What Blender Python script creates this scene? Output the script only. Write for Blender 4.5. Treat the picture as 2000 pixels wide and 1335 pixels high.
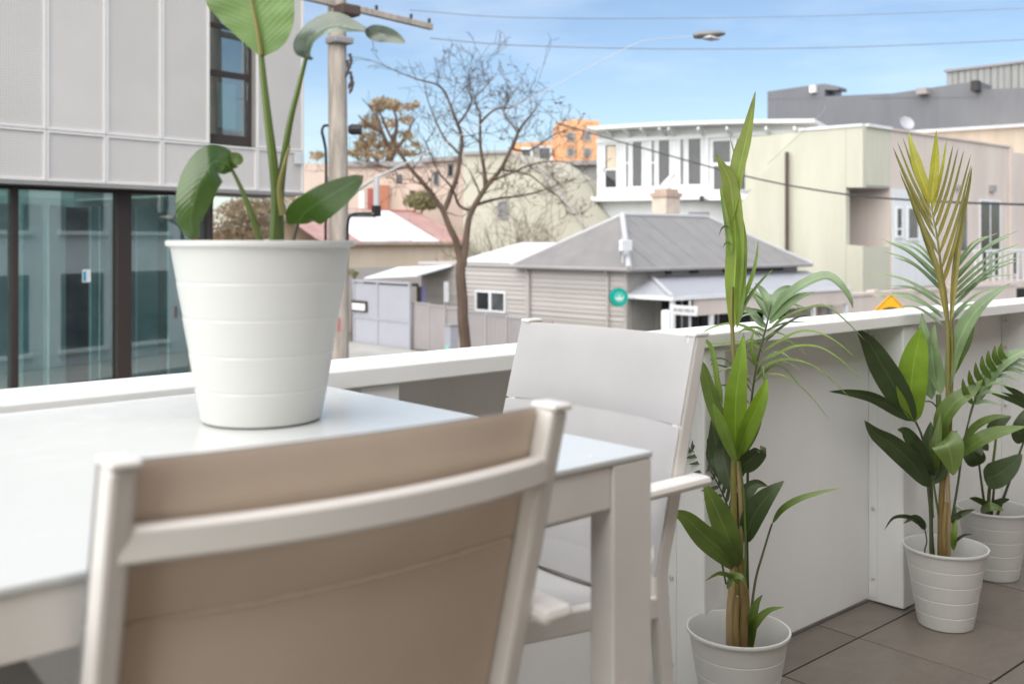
import bpy, math, random
from mathutils import Vector, Matrix, noise
random.seed(7)
R = math.radians
SC = bpy.context.scene
for _o in list(bpy.data.objects):
    bpy.data.objects.remove(_o)
COL = SC.collection

# ------------------------------------------------------------------ camera
# World axes follow the balcony: +X along the balustrade, +Y out to the street, floor z = 0, street z = -2.5
FPX, YAW, EYE, STREET = 1988.0, R(-41.8), Vector((0, 0, 1.30)), -2.5
cam_data = bpy.data.cameras.new('camera')
cam = bpy.data.objects.new('camera', cam_data)
COL.objects.link(cam)
cam.location = EYE
cam.rotation_euler = (R(90), 0, YAW)
cam_data.sensor_width = 36
cam_data.lens = FPX / 2000 * 36
cam_data.shift_y = -(667.5 - 470) / 2000
cam_data.clip_start, cam_data.clip_end = 0.02, 4000
cam_data.dof.use_dof = True
cam_data.dof.focus_distance = 2.75
cam_data.dof.aperture_fstop = 3.9
cam_data.dof.aperture_blades = 7
SC.camera = cam

# ------------------------------------------------------------------ sky, sun, exposure
SUN_EL, SUN_AZ = R(50.0), R(196)          # azimuth measured from +X towards +Y: where the sun stands
world = bpy.data.worlds.new('World')
SC.world = world
world.use_nodes = True
_n, _l = world.node_tree.nodes, world.node_tree.links
_bg = _n['Background']
_sky = _n.new('ShaderNodeTexSky')
_sky.sky_type = 'NISHITA'
_sky.sun_disc = False
_sky.sun_elevation = SUN_EL
_sky.sun_rotation = R(90) - SUN_AZ
_sky.altitude = 50
_sky.air_density, _sky.dust_density, _sky.ozone_density = 0.95, 0.7, 1.6
_bg.inputs['Strength'].default_value = 0.095
# thin streaky cloud all round the sky
_tc = _n.new('ShaderNodeTexCoord'); _mp = _n.new('ShaderNodeMapping'); _mp.inputs['Scale'].default_value = (1.6, 1.6, 7.0)
_nz = _n.new('ShaderNodeTexNoise'); _nz.inputs['Scale'].default_value = 2.2; _nz.inputs['Detail'].default_value = 7; _nz.inputs['Roughness'].default_value = 0.58
_rp = _n.new('ShaderNodeValToRGB'); _rp.color_ramp.elements[0].position = 0.46; _rp.color_ramp.elements[1].position = 0.82; _rp.color_ramp.elements[1].color = (0.28, 0.28, 0.28, 1)
_mx = _n.new('ShaderNodeMix'); _mx.data_type = 'RGBA'; _mx.inputs[7].default_value = (8.6, 8.9, 9.2, 1)
_l.new(_tc.outputs['Generated'], _mp.inputs['Vector']); _l.new(_mp.outputs[0], _nz.inputs['Vector']); _l.new(_nz.outputs['Fac'], _rp.inputs['Fac'])
_l.new(_rp.outputs['Color'], _mx.inputs[0]); _l.new(_sky.outputs['Color'], _mx.inputs[6]); _l.new(_mx.outputs[2], _bg.inputs['Color'])
_sd = bpy.data.lights.new('sun', 'SUN')
_sd.energy, _sd.angle, _sd.color = 4.1, R(115), (1.0, 0.955, 0.87)
sun = bpy.data.objects.new('sun', _sd)
COL.objects.link(sun)
_dir = Vector((math.cos(SUN_EL) * math.cos(SUN_AZ), math.cos(SUN_EL) * math.sin(SUN_AZ), math.sin(SUN_EL)))
sun.rotation_euler = _dir.to_track_quat('Z', 'Y').to_euler()
sun.location = (-10, -10, 40)
vs = SC.view_settings
SC.display_settings.display_device = 'sRGB'
vs.view_transform, vs.look, vs.gamma, vs.use_curve_mapping = 'Standard', 'None', 1.0, False
vs.exposure = 0.76
SC.cycles.max_bounces = 10
SC.cycles.diffuse_bounces = 5
SC.cycles.glossy_bounces = 4
SC.cycles.transparent_max_bounces = 16
SC.cycles.transmission_bounces = 6
SC.cycles.sample_clamp_indirect = 6
SC.cycles.use_denoising = True

# ------------------------------------------------------------------ pixel <-> world helpers (photo pixels, 2000 x 1335)
CV = Vector((math.sin(-YAW), math.cos(-YAW), 0))
RV = Vector((math.cos(-YAW), -math.sin(-YAW), 0))
def ray(px, py):
    return CV + RV * ((px - 1000) / FPX) + Vector((0, 0, (470 - py) / FPX))
def at(px, py, depth):
    return EYE + ray(px, py) * depth
def on_y(px, py, y):
    r = ray(px, py); return EYE + r * (y / r.y)
def on_x(px, py, x):
    r = ray(px, py); return EYE + r * (x / r.x)
def on_z(px, py, z):
    r = ray(px, py); return EYE + r * ((z - EYE.z) / r.z)

# ------------------------------------------------------------------ materials
def _nt(name):
    m = bpy.data.materials.new(name); m.use_nodes = True
    return m, m.node_tree.nodes, m.node_tree.links, m.node_tree.nodes['Principled BSDF']
def rgba(c): return (c[0], c[1], c[2], 1)
def mat(name, col, rough=0.5, spec=0.5, var=0.08, scale=3.0, bump=0.0, bscale=60.0, metal=0.0, dirt=None, dirt_amt=0.0, coat=0.0, stretch=(1, 1, 1), sheen=0.0):
    """plain paint / render / plastic with gentle large-scale and fine colour drift, optional dirt and fine relief"""
    m, n, l, p = _nt(name)
    tc = n.new('ShaderNodeTexCoord'); mp = n.new('ShaderNodeMapping')
    mp.inputs['Scale'].default_value = stretch
    l.new(tc.outputs['Object'], mp.inputs['Vector'])
    nz = n.new('ShaderNodeTexNoise'); nz.inputs['Scale'].default_value = scale
    nz.inputs['Detail'].default_value = 6; nz.inputs['Roughness'].default_value = 0.62
    l.new(mp.outputs['Vector'], nz.inputs['Vector'])
    cr = n.new('ShaderNodeValToRGB'); e = cr.color_ramp.elements
    e[0].position, e[1].position = 0.3, 0.7
    e[0].color = rgba([max(0, c * (1 - var)) for c in col]); e[1].color = rgba([min(1, c * (1 + var)) for c in col])
    l.new(nz.outputs['Fac'], cr.inputs['Fac'])
    out = cr.outputs['Color']
    if dirt is not None:
        n2 = n.new('ShaderNodeTexNoise'); n2.inputs['Scale'].default_value = scale * 0.45; n2.inputs['Detail'].default_value = 9
        n2.inputs['Roughness'].default_value = 0.7
        l.new(mp.outputs['Vector'], n2.inputs['Vector'])
        r2 = n.new('ShaderNodeValToRGB'); r2.color_ramp.elements[0].position = 0.5; r2.color_ramp.elements[1].position = 0.72
        r2.color_ramp.elements[1].color = (dirt_amt,) * 3 + (1,)
        l.new(n2.outputs['Fac'], r2.inputs['Fac'])
        mx = n.new('ShaderNodeMix'); mx.data_type = 'RGBA'
        l.new(r2.outputs['Color'], mx.inputs[0]); l.new(out, mx.inputs[6]); mx.inputs[7].default_value = rgba(dirt)
        out = mx.outputs[2]
    l.new(out, p.inputs['Base Color'])
    p.inputs['Roughness'].default_value = rough
    p.inputs['Specular IOR Level'].default_value = spec
    p.inputs['Metallic'].default_value = metal
    if coat: p.inputs['Coat Weight'].default_value = coat
    if sheen: p.inputs['Sheen Weight'].default_value = sheen
    if bump:
        n3 = n.new('ShaderNodeTexNoise'); n3.inputs['Scale'].default_value = bscale; n3.inputs['Detail'].default_value = 4
        l.new(mp.outputs['Vector'], n3.inputs['Vector'])
        b = n.new('ShaderNodeBump'); b.inputs['Strength'].default_value = bump; b.inputs['Distance'].default_value = 0.01
        l.new(n3.outputs['Fac'], b.inputs['Height']); l.new(b.outputs['Normal'], p.inputs['Normal'])
    return m
def glass_mat(name, tint=(0.8, 0.9, 0.9), ior=1.5, rough=0.0, boost=0.0):
    m = bpy.data.materials.new(name); m.use_nodes = True
    n, l = m.node_tree.nodes, m.node_tree.links
    n.remove(n['Principled BSDF'])
    t = n.new('ShaderNodeBsdfTransparent'); t.inputs['Color'].default_value = rgba(tint)
    g = n.new('ShaderNodeBsdfGlossy'); g.inputs['Roughness'].default_value = rough
    f = n.new('ShaderNodeFresnel'); f.inputs['IOR'].default_value = ior
    a = n.new('ShaderNodeMath'); a.operation = 'ADD'; a.use_clamp = True; a.inputs[1].default_value = boost
    l.new(f.outputs['Fac'], a.inputs[0])
    mx = n.new('ShaderNodeMixShader')
    l.new(a.outputs[0], mx.inputs['Fac']); l.new(t.outputs[0], mx.inputs[1]); l.new(g.outputs[0], mx.inputs[2])
    l.new(mx.outputs[0], n['Material Output'].inputs['Surface'])
    return m
def stripe_mat(name, col, col2, axis=0, period=0.2, rough=0.5, sharp=0.15, bump=0.3, metal=0.0, var=0.08, spec=0.5):
    """corrugated sheet: ribs along one object axis (fine relief too small to build)"""
    m = mat(name, col, rough, spec, var, 1.5, metal=metal)
    n, l = m.node_tree.nodes, m.node_tree.links; p = n['Principled BSDF']
    tc = n.new('ShaderNodeTexCoord'); sp = n.new('ShaderNodeSeparateXYZ'); l.new(tc.outputs['Object'], sp.inputs[0])
    mu = n.new('ShaderNodeMath'); mu.operation = 'MULTIPLY'; mu.inputs[1].default_value = 2 * math.pi / period
    l.new(sp.outputs[axis], mu.inputs[0])
    si = n.new('ShaderNodeMath'); si.operation = 'SINE'; l.new(mu.outputs[0], si.inputs[0])
    b = n.new('ShaderNodeBump'); b.inputs['Strength'].default_value = bump; b.inputs['Distance'].default_value = period * 0.2
    l.new(si.outputs[0], b.inputs['Height']); l.new(b.outputs['Normal'], p.inputs['Normal'])
    return m

M = {}
M['white_paint'] = mat('white_paint', (0.80, 0.80, 0.78), 0.42, 0.4, 0.03, 2.0, bump=0.03, bscale=90, dirt=(0.60, 0.60, 0.57), dirt_amt=0.25)
M['wall_paint'] = mat('wall_paint', (0.78, 0.785, 0.775), 0.6, 0.3, 0.04, 1.2, bump=0.06, bscale=35, dirt=(0.62, 0.61, 0.57), dirt_amt=0.6, stretch=(1.6, 1.6, 0.45))
M['screw'] = mat('screw', (0.55, 0.55, 0.54), 0.45, 0.5, 0.1, 40)
M['alu_white'] = mat('alu_white', (0.74, 0.71, 0.67), 0.42, 0.5, 0.03, 6.0, bump=0.02, bscale=200, dirt=(0.62, 0.58, 0.53), dirt_amt=0.35)
M['table_glass'] = mat('table_glass', (0.60, 0.615, 0.60), 0.22, 0.45, 0.02, 1.5)
M['pot'] = mat('pot_plastic', (0.58, 0.58, 0.555), 0.38, 0.5, 0.02, 5.0, bump=0.02, bscale=150)
M['soil'] = mat('soil', (0.05, 0.035, 0.025), 0.95, 0.2, 0.5, 60, bump=0.8, bscale=120)
M['grout'] = mat('grout', (0.10, 0.085, 0.075), 0.9, 0.2, 0.2, 8)
def fabric_mat(name, col):
    m = mat(name, col, 0.85, 0.2, 0.04, 8, sheen=0.15)
    n, l = m.node_tree.nodes, m.node_tree.links; p = n['Principled BSDF']
    tc = n.new('ShaderNodeTexCoord')
    a = n.new('ShaderNodeTexWave'); a.wave_type = 'BANDS'; a.bands_direction = 'X'; a.inputs['Scale'].default_value = 180
    b = n.new('ShaderNodeTexWave'); b.wave_type = 'BANDS'; b.bands_direction = 'Z'; b.inputs['Scale'].default_value = 180
    l.new(tc.outputs['Object'], a.inputs['Vector']); l.new(tc.outputs['Object'], b.inputs['Vector'])
    ad = n.new('ShaderNodeMath'); ad.operation = 'ADD'; l.new(a.outputs['Fac'], ad.inputs[0]); l.new(b.outputs['Fac'], ad.inputs[1])
    bu = n.new('ShaderNodeBump'); bu.inputs['Strength'].default_value = 0.25; bu.inputs['Distance'].default_value = 0.001
    l.new(ad.outputs[0], bu.inputs['Height']); l.new(bu.outputs['Normal'], p.inputs['Normal'])
    tr = n.new('ShaderNodeBsdfTranslucent'); tr.inputs['Color'].default_value = rgba([c * 0.9 for c in col])
    mx = n.new('ShaderNodeMixShader'); mx.inputs['Fac'].default_value = 0.12
    l.new(p.outputs[0], mx.inputs[1]); l.new(tr.outputs[0], mx.inputs[2])
    l.new(mx.outputs[0], n['Material Output'].inputs['Surface'])
    return m
M['sling'] = fabric_mat('sling_fabric', (0.50, 0.495, 0.495))
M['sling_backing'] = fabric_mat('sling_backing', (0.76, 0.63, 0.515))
M['thread'] = mat('stitch_thread', (0.66, 0.55, 0.45), 0.8)
def tile_mat(name):
    m = mat(name, (0.155, 0.132, 0.110), 0.40, 0.5, 0.16, 2.6, bump=0.05, bscale=70, dirt=(0.095, 0.076, 0.062), dirt_amt=0.85, stretch=(0.7, 2.0, 1))
    n, l = m.node_tree.nodes, m.node_tree.links; p = n['Principled BSDF']
    oi = n.new('ShaderNodeObjectInfo'); hs = n.new('ShaderNodeHueSaturation')
    mr = n.new('ShaderNodeMapRange'); mr.inputs[3].default_value = 0.86; mr.inputs[4].default_value = 1.14
    l.new(oi.outputs['Random'], mr.inputs[0]); l.new(mr.outputs[0], hs.inputs['Value'])
    src = p.inputs['Base Color'].links[0].from_socket
    l.new(src, hs.inputs['Color']); l.new(hs.outputs[0], p.inputs['Base Color'])
    return m
def rand_value(m, lo, hi):
    """small tone difference from piece to piece"""
    n, l = m.node_tree.nodes, m.node_tree.links; p = n['Principled BSDF']
    oi = n.new('ShaderNodeObjectInfo'); hs = n.new('ShaderNodeHueSaturation'); mr = n.new('ShaderNodeMapRange'); mr.inputs[3].default_value = lo; mr.inputs[4].default_value = hi
    l.new(oi.outputs['Random'], mr.inputs[0]); l.new(mr.outputs[0], hs.inputs['Value'])
    l.new(p.inputs['Base Color'].links[0].from_socket, hs.inputs['Color']); l.new(hs.outputs[0], p.inputs['Base Color'])
    return m
def rough_noise(m, lo, hi, scale=4.0):
    n, l = m.node_tree.nodes, m.node_tree.links; p = n['Principled BSDF']
    tc = n.new('ShaderNodeTexCoord'); nz = n.new('ShaderNodeTexNoise'); nz.inputs['Scale'].default_value = scale; nz.inputs['Detail'].default_value = 8; nz.inputs['Roughness'].default_value = 0.7
    l.new(tc.outputs['Object'], nz.inputs['Vector']); mr = n.new('ShaderNodeMapRange'); mr.inputs[1].default_value = 0.35; mr.inputs[2].default_value = 0.68; mr.inputs[3].default_value = lo; mr.inputs[4].default_value = hi
    l.new(nz.outputs['Fac'], mr.inputs[0]); l.new(mr.outputs[0], p.inputs['Roughness']); return m
rough_noise(M['table_glass'], 0.09, 0.30)
M['tile'] = rough_noise(tile_mat('floor_tile_stone'), 0.25, 0.6, 3.0)

# ------------------------------------------------------------------ mesh building
class MB:
    def __init__(s): s.v = []; s.f = []
    def quad(s, a, b, c, d):
        i = len(s.v); s.v += [Vector(a), Vector(b), Vector(c), Vector(d)]; s.f.append((i, i + 1, i + 2, i + 3)); return s
    def tri(s, a, b, c):
        i = len(s.v); s.v += [Vector(a), Vector(b), Vector(c)]; s.f.append((i, i + 1, i + 2)); return s
    def box(s, x0, x1, y0, y1, z0, z1):
        if x0 > x1: x0, x1 = x1, x0
        if y0 > y1: y0, y1 = y1, y0
        if z0 > z1: z0, z1 = z1, z0
        i = len(s.v)
        s.v += [Vector(q) for q in ((x0, y0, z0), (x1, y0, z0), (x1, y1, z0), (x0, y1, z0), (x0, y0, z1), (x1, y0, z1), (x1, y1, z1), (x0, y1, z1))]
        s.f += [tuple(i + k for k in q) for q in ((0, 3, 2, 1), (4, 5, 6, 7), (0, 1, 5, 4), (1, 2, 6, 5), (2, 3, 7, 6), (3, 0, 4, 7))]
        return s
    def prism(s, pts, d):
        """closed polygon extruded along vector d"""
        i = len(s.v); k = len(pts); d = Vector(d)
        s.v += [Vector(p) for p in pts] + [Vector(p) + d for p in pts]
        s.f.append(tuple(range(i + k - 1, i - 1, -1))); s.f.append(tuple(range(i + k, i + 2 * k)))
        for j in range(k):
            j2 = (j + 1) % k
            s.f.append((i + j, i + j2, i + k + j2, i + k + j))
        return s
    def tube(s, pts, rad, n=8, cap=True, flat=1.0):
        pts = [Vector(p) for p in pts]
        if not hasattr(rad, '__len__'): rad = [rad] * len(pts)
        i0 = len(s.v); prev = None
        for k, p in enumerate(pts):
            t = (pts[min(k + 1, len(pts) - 1)] - pts[max(k - 1, 0)])
            t = t.normalized() if t.length > 1e-9 else Vector((0, 0, 1))
            if prev is None:
                a = t.orthogonal().normalized()
            else:
                a = (prev - t * prev.dot(t))
                a = a.normalized() if a.length > 1e-6 else t.orthogonal().normalized()
            prev = a; b = t.cross(a)
            for q in range(n):
                an = 2 * math.pi * q / n
                s.v.append(p + (a * math.cos(an) + b * math.sin(an) * flat) * rad[k])
        for k in range(len(pts) - 1):
            for q in range(n):
                q2 = (q + 1) % n
                s.f.append((i0 + k * n + q, i0 + k * n + q2, i0 + (k + 1) * n + q2, i0 + (k + 1) * n + q))
        if cap:
            s.f.append(tuple(i0 + q for q in range(n - 1, -1, -1)))
            e = i0 + (len(pts) - 1) * n
            s.f.append(tuple(e + q for q in range(n)))
        return s
    def lathe(s, prof, c=(0, 0, 0), n=48):
        i0 = len(s.v); c = Vector(c)
        for (r, z) in prof:
            for q in range(n):
                a = 2 * math.pi * q / n
                s.v.append(c + Vector((r * math.cos(a), r * math.sin(a), z)))
        for k in range(len(prof) - 1):
            for q in range(n):
                q2 = (q + 1) % n
                s.f.append((i0 + k * n + q, i0 + k * n + q2, i0 + (k + 1) * n + q2, i0 + (k + 1) * n + q))
        return s
    def sweep_rect(s, pts, side, w, h):
        """rectangular bar along pts; side = constant vector across the width w; h is measured perpendicular"""
        i0 = len(s.v); side = Vector(side).normalized()
        pts = [Vector(p) for p in pts]
        for k, p in enumerate(pts):
            t = (pts[min(k + 1, len(pts) - 1)] - pts[max(k - 1, 0)]).normalized()
            u = t.cross(side).normalized()
            for (a, b) in ((-1, -1), (1, -1), (1, 1), (-1, 1)):
                s.v.append(p + side * (a * w / 2) + u * (b * h / 2))
        for k in range(len(pts) - 1):
            for q in range(4):
                q2 = (q + 1) % 4
                s.f.append((i0 + 4 * k + q, i0 + 4 * k + q2, i0 + 4 * k + 4 + q2, i0 + 4 * k + 4 + q))
        s.f.append((i0 + 3, i0 + 2, i0 + 1, i0)); e = i0 + 4 * (len(pts) - 1); s.f.append((e, e + 1, e + 2, e + 3))
        return s
    def xf(s, m):
        s.v = [m @ v for v in s.v]; return s
ORG = {}
def mesh_of(mb, name, off=Vector((0, 0, 0)), smooth=False):
    me = bpy.data.meshes.new(name)
    me.from_pydata([tuple(v - off) for v in mb.v], [], mb.f)
    me.validate(); me.update()
    if smooth:
        me.polygons.foreach_set('use_smooth', [True] * len(me.polygons))
        if hasattr(me, 'set_sharp_from_angle'):
            me.set_sharp_from_angle(angle=R(40))
    return me
def bevel(o, w=0.004, seg=2, angle=35):
    b = o.modifiers.new('edge', 'BEVEL'); b.width = w; b.segments = seg; b.limit_method = 'ANGLE'; b.angle_limit = R(angle)
    return o
def build(mb, name, material, parent=None, smooth=False, bev=0.0, origin=None):
    """one mesh object; verts are in world space (or the local space of a facade) and stored relative to the parent's base"""
    if parent is not None:
        off = ORG.get(parent.name, Vector((0, 0, 0)))
    elif origin is not None:
        off = Vector(origin)
    else:
        xs = [v.x for v in mb.v]; ys = [v.y for v in mb.v]; zs = [v.z for v in mb.v]
        off = Vector(((min(xs) + max(xs)) / 2, (min(ys) + max(ys)) / 2, min(zs)))
    me = mesh_of(mb, name, off, smooth)
    me.materials.append(M[material] if isinstance(material, str) else material)
    o = bpy.data.objects.new(name, me); COL.objects.link(o)
    if parent is not None: o.parent = parent
    else: o.location = off
    ORG[o.name] = off
    if bev: bevel(o, bev)
    return o
def put(name, me, loc, parent, rotz=0.0, scale=None):
    """another object sharing mesh data; loc in the frame used for build()"""
    o = bpy.data.objects.new(name, me); COL.objects.link(o)
    off = ORG.get(parent.name, Vector((0, 0, 0))) if parent is not None else Vector((0, 0, 0))
    o.location = Vector(loc) - off
    o.rotation_euler = (0, 0, rotz)
    if scale: o.scale = scale
    if parent is not None: o.parent = parent
    return o
def tag(o, label=None, cat=None, group=None, kind=None):
    if label: o['label'] = label
    if cat: o['category'] = cat
    if group: o['group'] = group
    if kind: o['kind'] = kind
    return o
def thing(name, loc, label, cat, group=None, rotz=0.0, local=False):
    o = bpy.data.objects.new(name, None); COL.objects.link(o)
    o.empty_display_size = 0.1
    o.location = loc; o.rotation_euler = (0, 0, rotz)
    ORG[o.name] = Vector((0, 0, 0)) if local else Vector(loc)
    return tag(o, label, cat, group)
def copy_tree(o, parent=None):
    c = o.copy(); COL.objects.link(c); c.parent = parent
    for ch in o.children: copy_tree(ch, c)
    return c
def spline(pts, n):
    """Catmull-Rom through pts, n samples"""
    pts = [Vector(p) for p in pts]
    if len(pts) == 2: return [pts[0].lerp(pts[1], i / (n - 1)) for i in range(n)]
    out = []; k = len(pts) - 1
    for i in range(n):
        t = i / (n - 1) * k; j = min(int(t), k - 1); u = t - j
        p0 = pts[j - 1] if j > 0 else pts[j] * 2 - pts[j + 1]
        p1, p2 = pts[j], pts[j + 1]
        p3 = pts[j + 2] if j + 2 <= k else pts[j + 1] * 2 - pts[j]
        out.append(0.5 * ((2 * p1) + (p2 - p0) * u + (2 * p0 - 5 * p1 + 4 * p2 - p3) * u * u + (3 * p1 - p0 - 3 * p2 + p3) * u ** 3))
    return out

# =================================================================== BALCONY
bf = build(MB().box(-3.2, 9.0, -1.29, 2.06, -0.30, -0.012), 'balcony_floor', 'grout')
tag(bf, 'brown stone tiled balcony floor', None, kind='structure')
T = 0.436
tm = MB().box(-T / 2 + 0.003, T / 2 - 0.003, -T / 2 + 0.003, T / 2 - 0.003, -0.010, 0.0)
tile_me = mesh_of(tm, 'floor_tile'); tile_me.materials.append(M['tile'])
edge_me = mesh_of(MB().box(-T / 2 + 0.003, T / 2 - 0.003, 0.003, 0.148, -0.010, 0.0), 'floor_tile_cut'); edge_me.materials.append(M['tile'])
for i in range(-7, 13):
    cx = 2.634 + T * (i + 0.5)
    put('floor_tile', edge_me, (cx, 1.7305, 0), bf)
    for j in range(6):
        t_ = put('floor_tile', tile_me, (cx, 1.7305 - T * (j + 0.5), random.uniform(-0.0012, 0.0012)), bf)
        bevel(t_, 0.0018, 1)

# balustrade: painted panels between piers, wide cap rail on top
WY, PY = 1.88, 1.75
bw = thing('balustrade_wall', (3.0, 1.9, 0), 'white painted balcony wall with wide cap rail and bolted piers', 'wall')
px_list = [2.28 + 1.13 * k for k in range(-4, 6)]
for k, x in enumerate(px_list[:-1]):
    build(MB().box(x + 0.101, x + 1.129, WY, WY + 0.035, 0.012, 1.0), 'panel', 'wall_paint', bw, bev=0.003)
for x in px_list:
    build(MB().box(x, x + 0.1, PY, WY + 0.03, 0.004, 1.001), 'pier', 'wall_paint', bw, bev=0.006)
    br = build(MB().box(x - 0.0035, x - 0.0005, WY - 0.033, WY - 0.0005, 0.02, 0.995), 'angle_bracket', 'wall_paint', bw, bev=0.001)
    for z in (0.09, 0.34, 0.59, 0.84, 0.955):
        c = MB()
        c.tube([(x - 0.0036, WY - 0.018, z), (x - 0.008, WY - 0.018, z), (x - 0.0095, WY - 0.018, z)], [0.007, 0.007, 0.003], 8)
        build(c, 'bolt', 'screw', br)
for k in range(-2, 3):
    x0 = 1.75 + 3.2 * k
    build(MB().box(x0 + 0.001, x0 + 3.199, 1.735, 1.915, 1.003, 1.042), 'cap_rail', 'white_paint', bw, bev=0.004)

# table
TX1, TY0, TY1, TZ = 0.997, 0.846, 1.70, 1.033
TX0 = -0.85
tb = thing('dining_table', ((TX0 + TX1) / 2, (TY0 + TY1) / 2, 0), 'long white table with pale glass top beside the balcony wall', 'table')
build(MB().box(TX0, TX1, TY0, TY1, TZ - 0.008, TZ), 'glass_top', 'table_glass', tb, bev=0.002)
for (x0, x1, y0, y1) in ((TX0 + 0.074, TX1 - 0.074, TY0 + 0.004, TY0 + 0.030), (TX0 + 0.074, TX1 - 0.074, TY1 - 0.030, TY1 - 0.004),
                         (TX1 - 0.034, TX1 - 0.006, TY0 + 0.045, TY1 - 0.045), (TX0 + 0.006, TX0 + 0.034, TY0 + 0.045, TY1 - 0.045)):
    build(MB().box(x0, x1, y0, y1, TZ - 0.062, TZ - 0.0085), 'apron', 'alu_white', tb, bev=0.002)
for x in (TX0 + 0.001, TX1 - 0.073):
    for y in (TY0 + 0.001, TY1 - 0.041):
        build(MB().box(x, x + 0.072, y, y + 0.040, 0.0, TZ - 0.0083), 'leg', 'alu_white', tb, bev=0.003)

# chairs (counter height, sling back and seat, flat arms); local: sits facing +Y, back top at y = 0
def make_chair(name, label, group, topz, loc, rotz, W=0.218):
    t = thing(name, loc, label, 'chair', group, rotz, local=True)
    def back_y(z): return (topz - z) * 0.27
    zs = [topz, 1.0, 0.90, 0.82, 0.76]
    post = [(back_y(z), z) for z in zs] + [(0.098, 0.68), (0.075, 0.45), (0.02, 0.0)]
    for sx in (-1, 1):
        pts = spline([(sx * (W - 0.011), y, z) for (y, z) in post], 26)
        m = MB().sweep_rect(pts, (1, 0, 0), 0.022, 0.031)
        build(m, 'back_post', 'alu_white', t, bev=0.005)
        build(MB().box(sx * (W - 0.011) - 0.0125, sx * (W - 0.011) + 0.0125, -0.0195, 0.0195, topz - 0.003, topz + 0.004), 'end_cap', 'alu_white', t, bev=0.003)
        # front leg and arm
        build(MB().sweep_rect([(sx * (W - 0.004), 0.475, 0.0), (sx * (W - 0.004), 0.465, 0.45), (sx * (W - 0.004), 0.455, 0.890)], (1, 0, 0), 0.024, 0.034), 'front_leg', 'alu_white', t, bev=0.004)
        build(MB().box(sx * (W + 0.021) - 0.021, sx * (W + 0.021) + 0.021, back_y(0.9) - 0.040, 0.495, 0.895, 0.913), 'armrest', 'alu_white', t, bev=0.008)
        build(MB().sweep_rect([(sx * (W - 0.014), 0.085, 0.70), (sx * (W - 0.014), 0.25, 0.722), (sx * (W - 0.014), 0.49, 0.748)], (1, 0, 0), 0.026, 0.036), 'seat_rail', 'alu_white', t, bev=0.004)
    # curved cross bar behind the sling
    pts = []
    for i in range(17):
        u = -1 + 2 * i / 16
        pts.append((u * (W - 0.013), back_y(1.066) - 0.006 - 0.034 * (1 - u * u), 1.066))
    build(MB().sweep_rect(pts, (0, 0, 1), 0.029, 0.018), 'back_cross_bar', 'alu_white', t, bev=0.004, smooth=True)
    # sling back: padded front layer, thin hem
    def sling(u, z, off):
        e = (z - 0.70) / (topz - 0.70)
        return Vector((u * (W - 0.0205), back_y(z) + 0.012 - 0.016 * (1 - u * u) - 0.010 * math.sin(max(0, min(1, e)) * math.pi) * (1 - u * u) + off, z))
    NU, NZ = 18, 30
    def layer(z0, z1, thick, name_, grow=0.0):
        m = MB(); g = [[], []]
        for sd in (0, 1):
            for j in range(NZ + 1):
                for i in range(NU + 1):
                    u = -1 + 2 * i / NU; e = j / NZ
                    puff = thick * (1 if sd else -1) * 0.5
                    edge = min(1, 8 * min(e, 1 - e)) * min(1, 6 * min((u + 1) / 2, (1 - u) / 2) + 0.15)
                    puff *= (0.35 + 0.65 * edge)
                    m.v.append(sling(u * (1 - grow), z0 + (z1 - z0) * e, puff))
        n1 = NU + 1; base = (NZ + 1) * n1
        for j in range(NZ):
            for i in range(NU):
                a = j * n1 + i
                m.f.append((a, a + 1, a + 1 + n1, a + n1)); m.f.append((base + a, base + a + n1, base + a + n1 + 1, base + a + 1))
        for j in range(NZ):
            a, b = j * n1, j * n1 + NU
            m.f.append((a, a + n1, base + a + n1, base + a)); m.f.append((b, base + b, base + b + n1, b + n1))
        for i in range(NU):
            a, b = i, NZ * n1 + i
            m.f.append((a, base + a, base + a + 1, a + 1)); m.f.append((b, b + 1, base + b + 1, base + b))
        return build(m, name_, 'sling', t, smooth=True)
    back = layer(0.708, topz - 0.004, 0.006, 'sling_back')
    for (z0, z1) in ((0.9935, topz - 0.002), (0.76, 0.9905)):
        m = MB(); n1 = 13
        for j in range(9):
            for i in range(n1):
                u = -1.1 + 2.2 * i / 12; e = j / 8
                m.v.append(sling(u, z0 + (z1 - z0) * e, 0.003 + 0.0045 * (math.sin(math.pi * e) * math.sin(math.pi * i / 12)) ** 0.35))
        for j in range(8):
            for i in range(12):
                a = j * n1 + i; m.f.append((a, a + 1, a + 1 + n1, a + n1))
        build(m, 'padding', 'sling', back, smooth=True)
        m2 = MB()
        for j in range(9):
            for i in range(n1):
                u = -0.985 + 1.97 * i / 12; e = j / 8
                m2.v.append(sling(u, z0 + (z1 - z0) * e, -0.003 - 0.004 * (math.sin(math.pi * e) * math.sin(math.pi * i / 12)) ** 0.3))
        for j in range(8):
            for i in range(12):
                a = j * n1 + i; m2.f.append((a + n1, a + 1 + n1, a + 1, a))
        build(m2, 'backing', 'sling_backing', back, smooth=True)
    for zz_ in (0.992,):
        pts = [sling(-0.94 + 1.88 * i / 16, zz_, -0.0045) for i in range(17)]
        build(MB().tube(pts, 0.0016, 5), 'seam', 'thread', back)
    # seat sling
    m = MB(); n1 = 13
    for sd in (0, 1):
        for j in range(15):
            for i in range(n1):
                u = -1 + 2 * i / 12; e = j / 14
                y = 0.10 + 0.39 * e
                z = 0.712 + 0.045 * e - 0.020 * (1 - u * u) + (-0.006 if sd == 0 else 0.004) - 0.012 * max(0, e - 0.85) / 0.15
                m.v.append(Vector((u * (W - 0.026), y, z)))
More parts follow.
